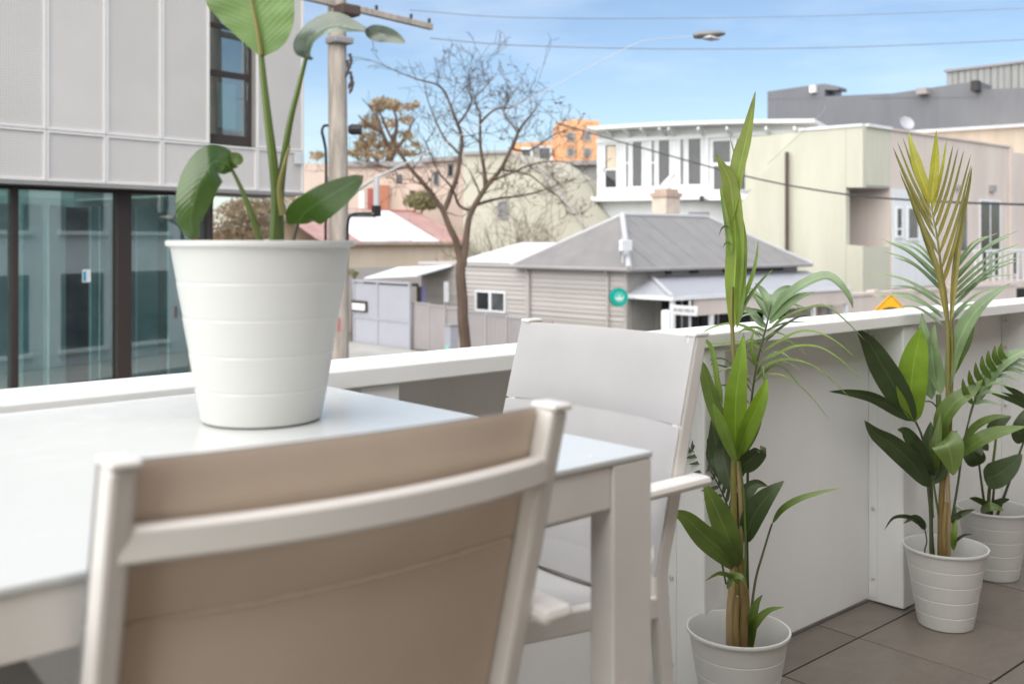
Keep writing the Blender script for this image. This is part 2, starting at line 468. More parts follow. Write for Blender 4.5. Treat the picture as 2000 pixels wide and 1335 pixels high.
    for sd, fl in ((0, 1), (1, 0)):
        b = sd * 15 * n1
        for j in range(14):
            for i in range(12):
                a = b + j * n1 + i; q = (a, a + 1, a + 1 + n1, a + n1)
                m.f.append(q[::-1] if fl else q)
    build(m, 'seat', 'sling', t, smooth=True)
    for (y, z) in ((0.093, 0.705), (0.49, 0.745)):
        build(MB().box(-(W - 0.028), W - 0.028, y - 0.012, y + 0.012, z - 0.018, z + 0.014), 'seat_cross_bar', 'alu_white', t, bev=0.003)
    for sx in (-1, 1):
        build(MB().sweep_rect([(sx * (W - 0.012), 0.055, 0.30), (sx * (W - 0.012), 0.46, 0.30)], (1, 0, 0), 0.02, 0.02), 'stretcher', 'alu_white', t, bev=0.002)
    return t
make_chair('dining_chair', 'chair with beige sling back turned to the viewer, nearest the camera', 'sling chairs at the table', 1.132, (0.507, 0.760, 0), R(-3.6), 0.226)
make_chair('dining_chair', 'chair with pale grey sling back at the table end, beside the palm', 'sling chairs at the table', 1.140, (1.392, 1.29, 0), R(90))

# the apartment the balcony belongs to, behind the viewer
ap = thing('apartment_building', (2.0, -1.6, STREET), 'warm rendered apartment block behind the balcony', 'building')
M['warm_wall'] = mat('warm_render', (0.66, 0.565, 0.465), 0.8, 0.2, 0.1, 0.8)
M['pane'] = mat('window_pane', (0.10, 0.105, 0.11), 0.06, 0.7, 0.5, 0.9)
build(MB().box(-3.2, 9.0, -5.0, -1.3, STREET, 2.75), 'wall', 'warm_wall', ap)
build(MB().box(-3.2, 9.0, -1.299, -0.35, 2.55, 2.75), 'balcony_slab', 'warm_wall', ap)  # unseen overhead slab, added and sized to shade the balcony

# neighbouring shop row on the viewer's side of the street (mirrored in the shopfront glass)
nb = thing('neighbour_terrace', (20, -3, STREET), 'pale terrace beside the balcony building on the near side of the street', 'building')
M['pale_wall'] = mat('pale_render', (0.74, 0.75, 0.73), 0.8, 0.2, 0.08, 0.7)
build(MB().box(9.6, 34.0, -8.0, 0.2, STREET, 5.2), 'wall', 'pale_wall', nb)
for i in range(9):
    for (z0, z1) in ((-2.0, 0.3), (1.6, 3.6)):
        x = 10.4 + i * 2.6
        w_ = build(MB().box(x, x + 1.5, 0.2, 0.24, z0, z1), 'window', 'pane', nb)
        build(MB().box(x - 0.1, x + 1.6, 0.2, 0.34, z0 - 0.12, z0 - 0.001), 'sill', 'pale_wall', w_)

# =================================================================== STREET AND BUILDINGS
class Facade:
    """vertical building front through two plan points; local x runs left to right along it, local y goes into the building, z from the street"""
    def __init__(s, name, a, b, label, cat='building', group=None):
        s.a = Vector((a[0], a[1], 0)); s.b = Vector((b[0], b[1], 0))
        d = (s.b - s.a); s.len = d.length; d.normalize(); s.d = d; s.n = Vector((-d.y, d.x, 0))
        s.root = thing(name, (s.a.x, s.a.y, STREET), label, cat, group, math.atan2(d.y, d.x), local=True)
    def pt(s, px, py, n=0.0):
        r = ray(px, py); q = s.a + s.n * n
        t = (q - Vector((EYE.x, EYE.y, 0))).dot(s.n) / Vector((r.x, r.y, 0)).dot(s.n)
        p = EYE + r * t
        return (p - s.a).dot(s.d), p.z - STREET
    def rect(s, px0, py0, px1, py1, n=0.0):
        pm = (px0 + px1) / 2
        return s.pt(px0, py0, n)[0], s.pt(px1, py0, n)[0], s.pt(pm, py1, n)[1], s.pt(pm, py0, n)[1]
    def slab(s, name, m, px0, py0, px1, py1, n0, n1, parent=None, bev=0.0, ref=0.0):
        x0, x1, z0, z1 = s.rect(px0, py0, px1, py1, ref)
        return build(MB().box(x0, x1, n0, n1, max(z0, 0.0), z1), name, m, parent or s.root, bev=bev)
    def poly(s, name, m, pts, n0, n1, parent=None):
        q = []
        for (px, py) in pts:
            x, z = s.pt(px, py, 0.0); q.append((x, n0, max(z, 0.0)))
        return build(MB().prism(q, (0, n1 - n0, 0)), name, m, parent or s.root)
    def window(s, px0, py0, px1, py1, frame='frame_white', pane='pane', fw=0.07, n=0.0, mull=(), trans=(), name='window', parent=None):
        """frame proud of the wall with a recess, pane set back; mull / trans are fractions"""
        x0, x1, z0, z1 = s.rect(px0, py0, px1, py1)
        m = MB()
        m.box(x0 - fw, x0, n - 0.05, n + 0.03, z0 - fw, z1 + fw); m.box(x1, x1 + fw, n - 0.05, n + 0.03, z0 - fw, z1 + fw)
        m.box(x0, x1, n - 0.05, n + 0.03, z1, z1 + fw); m.box(x0, x1, n - 0.07, n + 0.03, z0 - fw, z0)
        for f in mull:
            xm = x0 + (x1 - x0) * f; m.box(xm - fw * 0.4, xm + fw * 0.4, n - 0.04, n + 0.03, z0, z1)
        for f in trans:
            zm = z0 + (z1 - z0) * f; m.box(x0, x1, n - 0.045, n + 0.03, zm - fw * 0.4, zm + fw * 0.4)
        w = build(m, name, frame, parent or s.root)
        build(MB().box(x0 + 0.002, x1 - 0.002, n - 0.015, n - 0.002, z0 + 0.002, z1 - 0.002), 'pane', pane, w)
        return w

def flat(name, c, rough=0.75, var=0.08, scale=0.6, **k): M[name] = mat(name, c, rough, 0.3, var, scale, **k)
flat('asphalt', (0.055, 0.055, 0.058), 0.9, 0.25, 0.5, bump=0.4, bscale=40)
flat('concrete', (0.34, 0.33, 0.31), 0.85, 0.12, 0.8, bump=0.2, bscale=25)
flat('earth', (0.16, 0.15, 0.11), 0.95, 0.25, 0.2)
flat('pink_wall', (0.58, 0.46, 0.39), dirt=(0.48, 0.37, 0.31), dirt_amt=0.75, stretch=(1.4, 1.4, 0.3))
flat('cream_wall', (0.62, 0.52, 0.41), dirt=(0.5, 0.4, 0.3), dirt_amt=0.75, stretch=(1.4, 1.4, 0.3))
flat('green_wall', (0.52, 0.51, 0.415), dirt=(0.45, 0.435, 0.345), dirt_amt=0.75, stretch=(1.4, 1.4, 0.3), bump=0.05, bscale=12)
flat('sage_wall', (0.47, 0.45, 0.365), dirt=(0.36, 0.32, 0.26), dirt_amt=0.75, stretch=(1.4, 1.4, 0.3))
flat('lilac_wall', (0.60, 0.52, 0.47), dirt=(0.52, 0.445, 0.40), dirt_amt=0.75, stretch=(1.4, 1.4, 0.3))
flat('white_wall', (0.66, 0.67, 0.68), dirt=(0.56, 0.57, 0.58), dirt_amt=0.75, stretch=(1.4, 1.4, 0.3))
flat('frame_white', (0.72, 0.73, 0.74), 0.5)
flat('charcoal', (0.165, 0.17, 0.185), 0.7, 0.06, dirt=(0.13, 0.13, 0.145), dirt_amt=0.8, stretch=(1.4, 1.4, 0.3))
flat('dark_metal', (0.035, 0.03, 0.03), 0.45, 0.1)
flat('brown_metal', (0.055, 0.042, 0.038), 0.4, 0.1)
flat('rust_pipe', (0.09, 0.065, 0.055), 0.7, 0.2)
flat('brick_sun_tint', (0.72, 0.37, 0.19), 0.85, 0.2, 0.35, dirt=(0.62, 0.46, 0.34), dirt_amt=0.6)  # brick with the glow of low sun mixed into its colour
flat('brick', (0.40, 0.17, 0.11), 0.85, 0.2, 3)
flat('terracotta', (0.44, 0.33, 0.27), 0.8, 0.2, 4)
flat('chimney_render', (0.60, 0.50, 0.42), 0.85, 0.15, 3)
flat('red_paint', (0.34, 0.095, 0.085), 0.7, 0.15, 2)
flat('roof_trim', (0.45, 0.45, 0.46), 0.5, 0.06)
flat('gutter', (0.30, 0.28, 0.28), 0.5, 0.1)
flat('olive_wall', (0.20, 0.185, 0.15), 0.8, 0.2)
flat('grey_wall', (0.30, 0.285, 0.27), 0.8, 0.15)
M['weatherboard'] = mat('weatherboard', (0.44, 0.405, 0.38), 0.6, 0.3, 0.06, 1.2, stretch=(1, 0.3, 3), dirt=(0.42, 0.38, 0.36), dirt_amt=0.5)
rand_value(M['weatherboard'], 0.90, 1.07)
M['roof_iron'] = stripe_mat('roof_iron', (0.235, 0.226, 0.222), None, 0, 0.10, 0.5, bump=0.5, var=0.10)
M['roof_iron_side'] = stripe_mat('roof_iron_side', (0.21, 0.198, 0.192), None, 1, 0.10, 0.55, bump=0.5, var=0.14)
M['sheet_white'] = stripe_mat('sheet_white', (0.72, 0.74, 0.78), None, 0, 0.12, 0.4, bump=0.4, var=0.05)
M['sheet_old'] = stripe_mat('sheet_old', (0.60, 0.60, 0.635), None, 0, 0.12, 0.45, bump=0.4, var=0.10)
M['verandah_iron'] = stripe_mat('verandah_iron', (0.37, 0.38, 0.41), None, 0, 0.10, 0.4, bump=0.5, var=0.06)
M['fence_metal'] = stripe_mat('fence_metal', (0.42, 0.385, 0.385), None, 1, 0.14, 0.5, bump=0.9, var=0.05)
M['gate_metal'] = mat('gate_metal', (0.37, 0.37, 0.41), 0.55, 0.4, 0.05, 1.0, dirt=(0.31, 0.31, 0.34), dirt_amt=0.4)
M['clad_metal'] = stripe_mat('clad_metal', (0.36, 0.36, 0.345), None, 0, 0.55, 0.5, bump=0.9, var=0.05)
M['pane'] = mat('window_pane', (0.10, 0.105, 0.11), 0.06, 0.7, 0.5, 0.9)
M['pane_dark'] = mat('window_pane_dark', (0.035, 0.035, 0.04), 0.05, 0.6, 0.4, 0.8)
M['shop_glass'] = glass_mat('shop_glass', (0.80, 0.93, 0.93), 1.5, 0.0, 0.24)
M['roof_glass'] = glass_mat('roof_glass', (0.85, 0.95, 0.95), 1.3)
M['pole_concrete'] = mat('pole_timber', (0.43, 0.375, 0.32), 0.9, 0.2, 0.3, 9, bump=0.9, bscale=14, stretch=(1, 1, 0.16), dirt=(0.28, 0.24, 0.205), dirt_amt=0.9)
M['wire'] = mat('wire', (0.05, 0.05, 0.055), 0.6)
M['wire_grey'] = mat('wire_grey', (0.24, 0.25, 0.27), 0.6)
M['lamp_metal'] = mat('lamp_metal', (0.20, 0.19, 0.18), 0.5)
M['arm_metal'] = mat('arm_metal', (0.50, 0.50, 0.50), 0.5, 0.5, 0.05)
M['sign_yellow'] = mat('sign_yellow', (0.85, 0.42, 0.01), 0.5)
M['sign_black'] = mat('sign_black', (0.015, 0.015, 0.015), 0.5)
M['sign_green'] = mat('sign_green', (0.0, 0.33, 0.255), 0.35)
M['sign_white'] = mat('sign_white', (0.74, 0.74, 0.74), 0.5)
M['teal_room'] = mat('teal_room', (0.58, 0.74, 0.72), 0.8, 0.2, 0.2, 0.5)
M['room_dark'] = mat('room_dark', (0.05, 0.055, 0.06), 0.8, 0.2, 0.2, 0.7)
M['room_light'] = mat('room_light', (0.82, 0.86, 0.84), 0.8, 0.2, 0.1, 0.7)
def perforated(name):
    m = mat(name, (0.69, 0.65, 0.61), 0.55, 0.3, 0.06, 0.6, dirt=(0.56, 0.53, 0.50), dirt_amt=0.5)
    n, l = m.node_tree.nodes, m.node_tree.links; p = n['Principled BSDF']
    tc = n.new('ShaderNodeTexCoord'); sp = n.new('ShaderNodeSeparateXYZ'); l.new(tc.outputs['Object'], sp.inputs[0])
    prods = []
    for ax in (0, 2):
        a = n.new('ShaderNodeMath'); a.operation = 'MULTIPLY'; a.inputs[1].default_value = 2 * math.pi / 0.034; l.new(sp.outputs[ax], a.inputs[0])
        b = n.new('ShaderNodeMath'); b.operation = 'COSINE'; l.new(a.outputs[0], b.inputs[0]); prods.append(b)
    ad = n.new('ShaderNodeMath'); ad.operation = 'ADD'; l.new(prods[0].outputs[0], ad.inputs[0]); l.new(prods[1].outputs[0], ad.inputs[1])
    rp = n.new('ShaderNodeValToRGB'); rp.color_ramp.elements[0].position = 0.55; rp.color_ramp.elements[1].position = 0.75
    mr = n.new('ShaderNodeMapRange'); mr.inputs[1].default_value = -2; mr.inputs[2].default_value = 2; l.new(ad.outputs[0], mr.inputs[0]); l.new(mr.outputs[0], rp.inputs[0])
    mx = n.new('ShaderNodeMix'); mx.data_type = 'RGBA'; src = p.inputs['Base Color'].links[0].from_socket
    l.new(rp.outputs[0], mx.inputs[0]); l.new(src, mx.inputs[6]); mx.inputs[7].default_value = (0.40, 0.38, 0.365, 1)
    l.new(mx.outputs[2], p.inputs['Base Color'])
    return m
M['perforated'] = perforated('perforated_sheet')
rand_value(M['perforated'], 0.95, 1.04)
M['panel_frame'] = mat('panel_frame', (0.74, 0.71, 0.685), 0.45, 0.4, 0.03, 0.6)

# ground, road, kerbs
g = build(MB().quad((-900, -900, STREET - 0.012), (1200, -900, STREET - 0.012), (1200, 1200, STREET - 0.012), (-900, 1200, STREET - 0.012)), 'ground', 'earth'); tag(g, kind='structure')
rd = build(MB().quad((-200, 4.2, STREET), (300, 4.2, STREET), (300, 16.6, STREET), (-200, 16.6, STREET)), 'road', 'asphalt'); tag(rd, kind='structure')
sd = build(MB().quad((12.0, 18.4, STREET + 0.004), (17.6, 18.4, STREET + 0.004), (17.6, 200, STREET + 0.004), (12.0, 200, STREET + 0.004)), 'side_road', 'asphalt'); tag(sd, kind='structure')
for (nm, x0, x1, y0, y1) in (('pavement', -200, 300, 1.2, 4.2), ('pavement', -200, 300, 16.6, 18.4), ('pavement', 17.6, 20.3, 18.41, 120)):
    o = build(MB().box(x0, x1, y0, y1, STREET - 0.2, STREET + 0.13), nm, 'concrete', bev=0.02); tag(o, kind='structure')

# ---- office building with perforated screens (left)
cB = Vector((8.76, 14.97)); dF = Vector((0.987, 0.163)).normalized(); cA = cB - dF * 14.0
F1 = Facade('office_building', cA, cB, 'modern building with perforated white panels over dark framed shopfront glass', 'building')
SOF, BAND = 2.06 - STREET, 2.78 - STREET
TOP = 11.0
def fx(px): return F1.pt(px, 300)[0]
xe = [fx(-345), fx(-190), fx(-40), fx(91), fx(208), fx(317), fx(410), fx(503), fx(594)]
wx0, wx1 = fx(410), fx(503)
build(MB().box(-2.0, wx0 - 0.01, 0.06, 1.2, SOF + 0.03, TOP), 'upper_body', 'grey_wall', F1.root)
build(MB().box(wx0 - 0.01, wx1 + 0.01, 0.5, 1.2, SOF + 0.03, TOP), 'upper_body', 'grey_wall', F1.root)
build(MB().box(wx1 + 0.01, F1.len - 0.03, 0.06, 1.2, SOF + 0.03, TOP), 'upper_body', 'grey_wall', F1.root)
build(MB().box(-2.0, F1.len - 0.03, 0.0, 1.2, SOF - 0.02, SOF + 0.028), 'soffit', 'grey_wall', F1.root)
rows = [(SOF + 0.03, BAND), (BAND, TOP)]
for r_, (z0, z1) in enumerate(rows):
    for i in range(len(xe) - 1):
        if i == 6 and r_ >= 1: continue
        x0, x1 = xe[i], xe[i + 1]
        pn = build(MB().box(x0 + 0.035, x1 - 0.035, 0.02, 0.045, z0 + 0.035, z1 - 0.035), 'panel', 'perforated', F1.root)
        m = MB()
        for (a, b, c, d) in ((x0 + 0.004, x0 + 0.036, z0 + 0.004, z1 - 0.004), (x1 - 0.036, x1 - 0.004, z0 + 0.004, z1 - 0.004), (x0 + 0.036, x1 - 0.036, z0 + 0.004, z0 + 0.036), (x0 + 0.036, x1 - 0.036, z1 - 0.036, z1 - 0.004)):
            m.box(a, b, 0.0, 0.05, c, d)
        build(m, 'panel_frame', 'panel_frame', pn)
# tall window strip between screens
m = MB(); wz0, wz1 = BAND + 0.02, TOP
for (a, b, c, d) in ((wx0, wx0 + 0.04, wz0, wz1), (wx1 - 0.04, wx1, wz0, wz1), (wx0 + 0.04, wx1 - 0.04, wz0, wz0 + 0.16)): m.box(a, b, 0.16, 0.24, c, d)
zz = F1.pt(455, 143)[1]; m.box(wx0 + 0.04, wx1 - 0.04, 0.17, 0.24, zz - 0.045, zz + 0.045)
zz2 = F1.pt(455, 50)[1]; m.box(wx0 + 0.04, wx1 - 0.04, 0.17, 0.24, zz2 - 0.03, zz2 + 0.03)
w = build(m, 'window', 'brown_metal', F1.root)
build(MB().box(wx0 + 0.04, wx1 - 0.04, 0.20, 0.21, wz0 + 0.16, wz1), 'pane', 'shop_glass', w)
build(MB().box(wx0 + 0.05, wx1 - 0.05, 0.34, 0.36, zz + 0.05, zz + 1.0), 'roller_blind', 'grey_wall', w)
build(MB().box(wx0 + 0.42, wx1 - 0.12, 0.40, 0.42, wz0 + 0.3, zz - 0.1), 'curtain', 'room_light', w)
build(MB().box(F1.pt(573, 300)[0], F1.pt(588, 300)[0], -0.045, -0.031, F1.pt(580, 320)[1], F1.pt(580, 300)[1]), 'wall_light', 'sign_white', F1.root)
# shopfront
GN = 0.42
gx_end = F1.pt(412, 400, GN)[0]
def gxx(px): return F1.pt(px, 400, GN)[0]
gcols = [gxx(-420), gxx(-180), gxx(27), gxx(240), gx_end]
for i in range(len(gcols) - 1):
    build(MB().box(gcols[i] + 0.05, gcols[i + 1] - 0.05, GN + 0.02, GN + 0.032, 0.15, SOF - 0.06), 'shop_window', 'shop_glass', F1.root)
for px, hw in ((-420, 0.05), (-180, 0.05), (27, 0.045), (240, 0.115), (409, 0.04)):
    x = gxx(px); build(MB().box(x - hw, x + hw, GN - 0.05, GN + 0.08, 0.0, SOF - 0.02), 'mullion', 'brown_metal', F1.root, bev=0.01)
build(MB().box(-2.0, gx_end, GN - 0.02, GN + 0.06, SOF - 0.07, SOF - 0.021), 'head_rail', 'brown_metal', F1.root)
build(MB().box(-2.0, gx_end, GN - 0.02, GN + 0.06, 0.0, 0.14), 'sill', 'brown_metal', F1.root)
build(MB().box(-2.0, gx_end, GN + 0.081, 4.6, 0.0, 0.02), 'shop_floor', 'room_light', F1.root)
build(MB().box(-2.0, gx_end, 4.6, 4.75, 0.0, SOF), 'back_wall', 'teal_room', F1.root)
build(MB().box(gx_end - 0.04, gx_end, GN + 0.09, 4.59, 0.021, SOF - 0.03), 'side_glazing', 'shop_glass', F1.root)
build(MB().box(-2.0, gx_end, 1.21, 4.7, SOF - 0.02, SOF + 0.1), 'added_glass_roof', 'roof_glass', F1.root)  # unseen glass roof, added so daylight reaches the shop interior
for (p0, p1, n0, n1, mt) in ((45, 84, 0.85, 0.9, 'teal_room'), (96, 128, 0.95, 1.0, 'room_light'), (130, 172, 1.6, 1.75, 'room_dark'), (178, 190, 0.85, 0.9, 'teal_room'), (196, 214, 0.9, 0.95, 'teal_room'), (268, 308, 0.8, 0.85, 'teal_room'), (330, 372, 1.0, 1.05, 'room_light'), (-40, 15, 0.9, 0.95, 'room_light')):
    x0, x1 = F1.pt(p0, 400, n0)[0], F1.pt(p1, 400, n0)[0]
    build(MB().box(x0, x1, n0, n1, 0.03, SOF - 0.25), 'partition', mt, F1.root)
x = F1.pt(170, 540, GN)[0]
st = build(MB().box(x - 0.06, x + 0.06, GN + 0.008, GN + 0.018, F1.pt(170, 551, GN)[1], F1.pt(170, 526, GN)[1]), 'door_sticker', 'sign_white', F1.root)
build(MB().box(x - 0.055, x - 0.012, GN + 0.004, GN + 0.007, F1.pt(170, 549, GN)[1], F1.pt(170, 530, GN)[1]), 'sticker_mark', mat('sticker_blue', (0.02, 0.35, 0.5)), st)

# ---- cottage with hipped iron roof across the street
CX, CY = 23.3, 20.8
ct = thing('cottage', (28, 24, STREET), 'weatherboard cottage with grey hipped iron roof and corner verandah', 'house')
EZ, RZ = 0.45, 2.16
e = dict(x0=23.0, x1=33.0, y0=20.45, y1=25.8)
build(MB().box(CX + 0.06, 32.7, CY + 0.06, 25.4, STREET, EZ - 0.02), 'core_wall', 'weatherboard', ct)
ry = (e['y0'] + e['y1']) / 2; run = ry - e['y0']
rl, rr = e['x0'] + run, e['x1'] - run
roof = build(MB().quad((e['x0'], e['y0'], EZ), (e['x1'], e['y0'], EZ), (rr, ry, RZ), (rl, ry, RZ)).quad((e['x1'], e['y1'], EZ), (e['x0'], e['y1'], EZ), (rl, ry, RZ), (rr, ry, RZ)), 'roof', 'roof_iron', ct)
r2 = build(MB().tri((e['x0'], e['y1'], EZ), (e['x0'], e['y0'], EZ), (rl, ry, RZ)).tri((e['x1'], e['y0'], EZ), (e['x1'], e['y1'], EZ), (rr, ry, RZ)).quad((e['x0'], e['y0'], EZ - 0.01), (e['x0'], e['y1'], EZ - 0.01), (e['x1'], e['y1'], EZ - 0.01), (e['x1'], e['y0'], EZ - 0.01)), 'roof_end', 'roof_iron_side', ct)
def ridge(p, q, name='ridge_cap', r=0.14):
    p, q = Vector(p), Vector(q)
    build(MB().tube([p + Vector((0, 0, 0.02)), q + Vector((0, 0, 0.02))], r, 8), name, 'roof_trim', roof, smooth=True)
ridge((rl, ry, RZ), (rr, ry, RZ), r=0.07)
ridge((e['x0'], e['y0'], EZ), (rl, ry, RZ), 'hip_cap', 0.10); ridge((e['x1'], e['y0'], EZ), (rr, ry, RZ), 'hip_cap', 0.06); ridge((e['x0'], e['y1'], EZ), (rl, ry, RZ), 'hip_cap', 0.06)
# sheet laps on the front slope
k = 0
for x in [rl - 1.4 + 0.76 * i for i in range(11)]:
    t0 = 0.0; top = min(1.0, (x - e['x0']) / run, (e['x1'] - x) / run)
    if top <= 0.1: continue
    a = Vector((x, e['y0'], EZ + 0.012)); b = Vector((x, e['y0'] + run * top, EZ + (RZ - EZ) * top + 0.012))
    build(MB().sweep_rect([a, b], (1, 0, 0), 0.035, 0.02), 'sheet_lap', 'roof_iron', roof)
for (a, b) in (((e['x0'], e['y0']), (e['x1'], e['y0'])), ((e['x0'], e['y1']), (e['x0'], e['y0']))):
    build(MB().tube([(a[0], a[1], EZ - 0.03), (b[0], b[1], EZ - 0.03)], 0.065, 8), 'gutter', 'gutter', ct)
# chimney
c0 = on_y(1303, 416, 25.2); hw = 0.42
ch = build(MB().box(c0.x - hw, c0.x + hw, 24.9, 25.6, 1.2, on_y(1303, 385, 25.2).z), 'chimney', 'chimney_render', roof)
zt = on_y(1303, 385, 25.2).z
build(MB().box(c0.x - hw - 0.06, c0.x + hw + 0.06, 24.84, 25.66, zt + 0.001, zt + 0.16), 'chimney_crown', 'terracotta', roof)
build(MB().box(c0.x - hw + 0.06, c0.x + hw - 0.06, 24.95, 25.55, zt + 0.161, zt + 0.30), 'chimney_crown', 'terracotta', roof)
build(MB().lathe([(0.13, 0), (0.16, 0.1), (0.11, 0.25), (0.13, 0.34), (0.0, 0.34)], (c0.x, 25.2, zt + 0.301), 12), 'chimney_pot', 'sign_white', roof)
# weatherboards on the side wall (main part, then the rear lean-to), each board its own piece
BH = 0.155
def board_mesh(y0, y1, nm):
    me = mesh_of(MB().prism([(CX, y0, 0.0), (CX - 0.042, y0, 0.0), (CX - 0.012, y0, BH - 0.004), (CX, y0, BH - 0.004)], (0, y1 - y0, 0)), nm)
    me.materials.append(M['weatherboard']); return me
b1 = board_mesh(CY + 0.10, 25.18, 'weatherboard'); b2 = board_mesh(25.34, 31.2, 'weatherboard')
for i in range(19):
    z = EZ - 0.06 - (i + 1) * BH
    put('weatherboard', b1, (random.uniform(-.006, .006), 0, z + random.uniform(-.006, .006)), ct); put('weatherboard', b2, (random.uniform(-.006, .006), 0, z + random.uniform(-.006, .006)), ct)
for (y0, y1) in ((CY - 0.02, CY + 0.095), (25.19, 25.33)):
    build(MB().box(CX - 0.05, CX + 0.05, y0, y1, STREET, EZ - 0.05), 'corner_board', 'weatherboard', ct)
build(MB().tube([(CX - 0.11, 25.1, STREET), (CX - 0.11, 25.1, EZ - 0.25), (CX - 0.28, 25.1, EZ - 0.05)], 0.04, 8), 'downpipe', 'weatherboard', ct)
build(MB().tube([(CX - 0.12, 21.5, STREET), (CX - 0.12, 21.5, EZ - 0.25), (CX - 0.28, 21.5, EZ - 0.05)], 0.035, 8), 'downpipe', 'weatherboard', ct)
# lean-to body, roof and windows
build(MB().box(CX + 0.01, 27.5, 25.41, 31.2, STREET, EZ - 0.05), 'lean_to_wall', 'weatherboard', ct)
build(MB().box(CX - 0.10, 27.6, 25.9, 31.3, EZ - 0.05, EZ + 0.06), 'lean_to_fascia', 'weatherboard', ct)
lr = on_x(965, 490, 26.6)
build(MB().prism([(CX - 0.05, 26.0, EZ + 0.08), (CX - 0.05, 28.9, EZ + 0.08), (26.3, 28.9, 1.18), (26.3, 26.0, 1.18)], (0, 0, 0.05)), 'skylight_roof', 'sheet_white', ct)
def side_window(px0, py0, px1, py1, X=CX):
    a, b = on_x(px0, py1, X), on_x(px1, py0, X)
    y0, y1 = b.y, a.y; z0, z1 = a.z, b.z; fw = 0.07
    m = MB()
    for (p, q, c, d) in ((y0 - fw, y0, z0 - fw, z1 + fw), (y1, y1 + fw, z0 - fw, z1 + fw), (y0, y1, z1, z1 + fw), (y0, y1, z0 - fw, z0), ((y0 + y1) / 2 - 0.06, (y0 + y1) / 2 + 0.06, z0, z1)):
        m.box(X - 0.10, X - 0.035, p, q, c, d)
    w = build(m, 'window', 'frame_white', ct)
    build(MB().box(X - 0.06, X - 0.045, y0, (y0 + y1) / 2 - 0.06, z0, z1), 'pane', 'pane', w)
    build(MB().box(X - 0.06, X - 0.045, (y0 + y1) / 2 + 0.06, y1, z0, z1), 'pane', 'pane_dark', w)
side_window(934, 573, 988, 603)
# front under the verandah
VY, VZ0, VZ1 = 19.05, -0.33, 0.20
vx0, vx1 = 22.9, 33.2
vr = build(MB().quad((vx0 + 0.4, VY, VZ0), (vx1, VY, VZ0), (vx1, CY, VZ1), (vx0 + 1.5, CY, VZ1)), 'verandah_roof', 'verandah_iron', ct)
build(MB().tri((vx0 + 0.4, CY, VZ0), (vx0 + 0.4, VY, VZ0), (vx0 + 1.5, CY, VZ1)), 'verandah_end', 'verandah_iron', ct)
build(MB().sweep_rect([(vx0 + 0.4, VY, VZ0 + 0.02), (vx0 + 1.5, CY, VZ1 + 0.02)], (0.8, -0.5, 0), 0.14, 0.04), 'verandah_hip', 'roof_trim', ct)
build(MB().box(vx0 + 0.38, vx1, VY - 0.05, VY, VZ0 - 0.12, VZ0 + 0.0), 'verandah_gutter', 'frame_white', ct)
build(MB().box(vx0 + 0.38, vx0 + 0.43, VY, CY, VZ0 - 0.12, VZ0 + 0.0), 'verandah_gutter', 'frame_white', ct)
build(MB().box(vx0 + 1.5, vx1, VY + 0.02, VY + 0.10, VZ0 - 0.62, VZ0 - 0.121), 'verandah_fascia', 'lilac_wall', ct)
for x in (vx0 + 0.55, 25.3, 28.2, 31.0, 33.1):
    build(MB().box(x - 0.06, x + 0.06, VY + 0.04, VY + 0.16, STREET, VZ0 - 0.12), 'verandah_post', 'frame_white', ct)
build(MB().box(CX + 0.3, 24.6, CY - 0.03, CY + 0.05, STREET + 0.15, -0.45), 'shop_door', 'grey_wall', ct)
for i in range(4):
    x = 25.0 + i * 1.9
    w = build(MB().box(x, x + 1.75, CY - 0.04, CY + 0.05, -2.0, -0.5), 'shop_window', 'pane_dark', ct)
    build(MB().box(x + 0.84, x + 0.91, CY - 0.07, CY - 0.041, -2.0, -0.5), 'glazing_bar', 'frame_white', w)
for (p0, p1) in ((1303, 1312), (1350, 1365), (1415, 1422), (1450, 1530)):
    a = on_y(p0, 508, CY - 0.02); b = on_y(p1, 500, CY - 0.02)
    build(MB().box(a.x, b.x, CY - 0.02, CY + 0.055, 0.24, 0.40), 'eaves_vent', 'dark_metal', ct)

# green disc sign on the cottage corner
p = at(1207, 580, 30.6); d = -CV; s_ = RV
gs = thing('round_sign', p - Vector((0, 0, 0.28)), 'round green sign with a pale emblem on the cottage corner', 'sign')
m = MB(); ax = Vector((-0.5, -0.87, 0)).normalized()
m.tube([p + ax * 0.0, p + ax * 0.13], 0.275, 28); build(m, 'disc', 'sign_green', gs)
m = MB(); m.tube([p - ax * 0.03, p - ax * 0.001], 0.285, 28); build(m, 'rim', 'dark_metal', gs)
sv = Vector((-ax.y, ax.x, 0)); up = Vector((0, 0, 1)); q = p + ax * 0.136
m = MB(); m.tube([q, q + ax * 0.008], 0.17, 20); ring = build(m, 'emblem_ring', mat('sign_green_light', (0.10, 0.46, 0.37), 0.4), gs)
m = MB()
for a0 in (-50, 0, 50):
    c_ = q + ax * 0.012
    dv = sv * math.sin(R(a0)) + up * math.cos(R(a0)); ov = dv.cross(ax)
    base = c_ - up * 0.10
    m.quad(base, base + dv * 0.09 + ov * 0.03, base + dv * 0.19, base + dv * 0.09 - ov * 0.03)
build(m, 'emblem', 'sign_white', gs)
m = MB(); m.tube([p - ax * 0.03, p - ax * 0.03 + Vector((0.28, 0.05, 0))], 0.025, 8); build(m, 'bracket', 'dark_metal', gs)

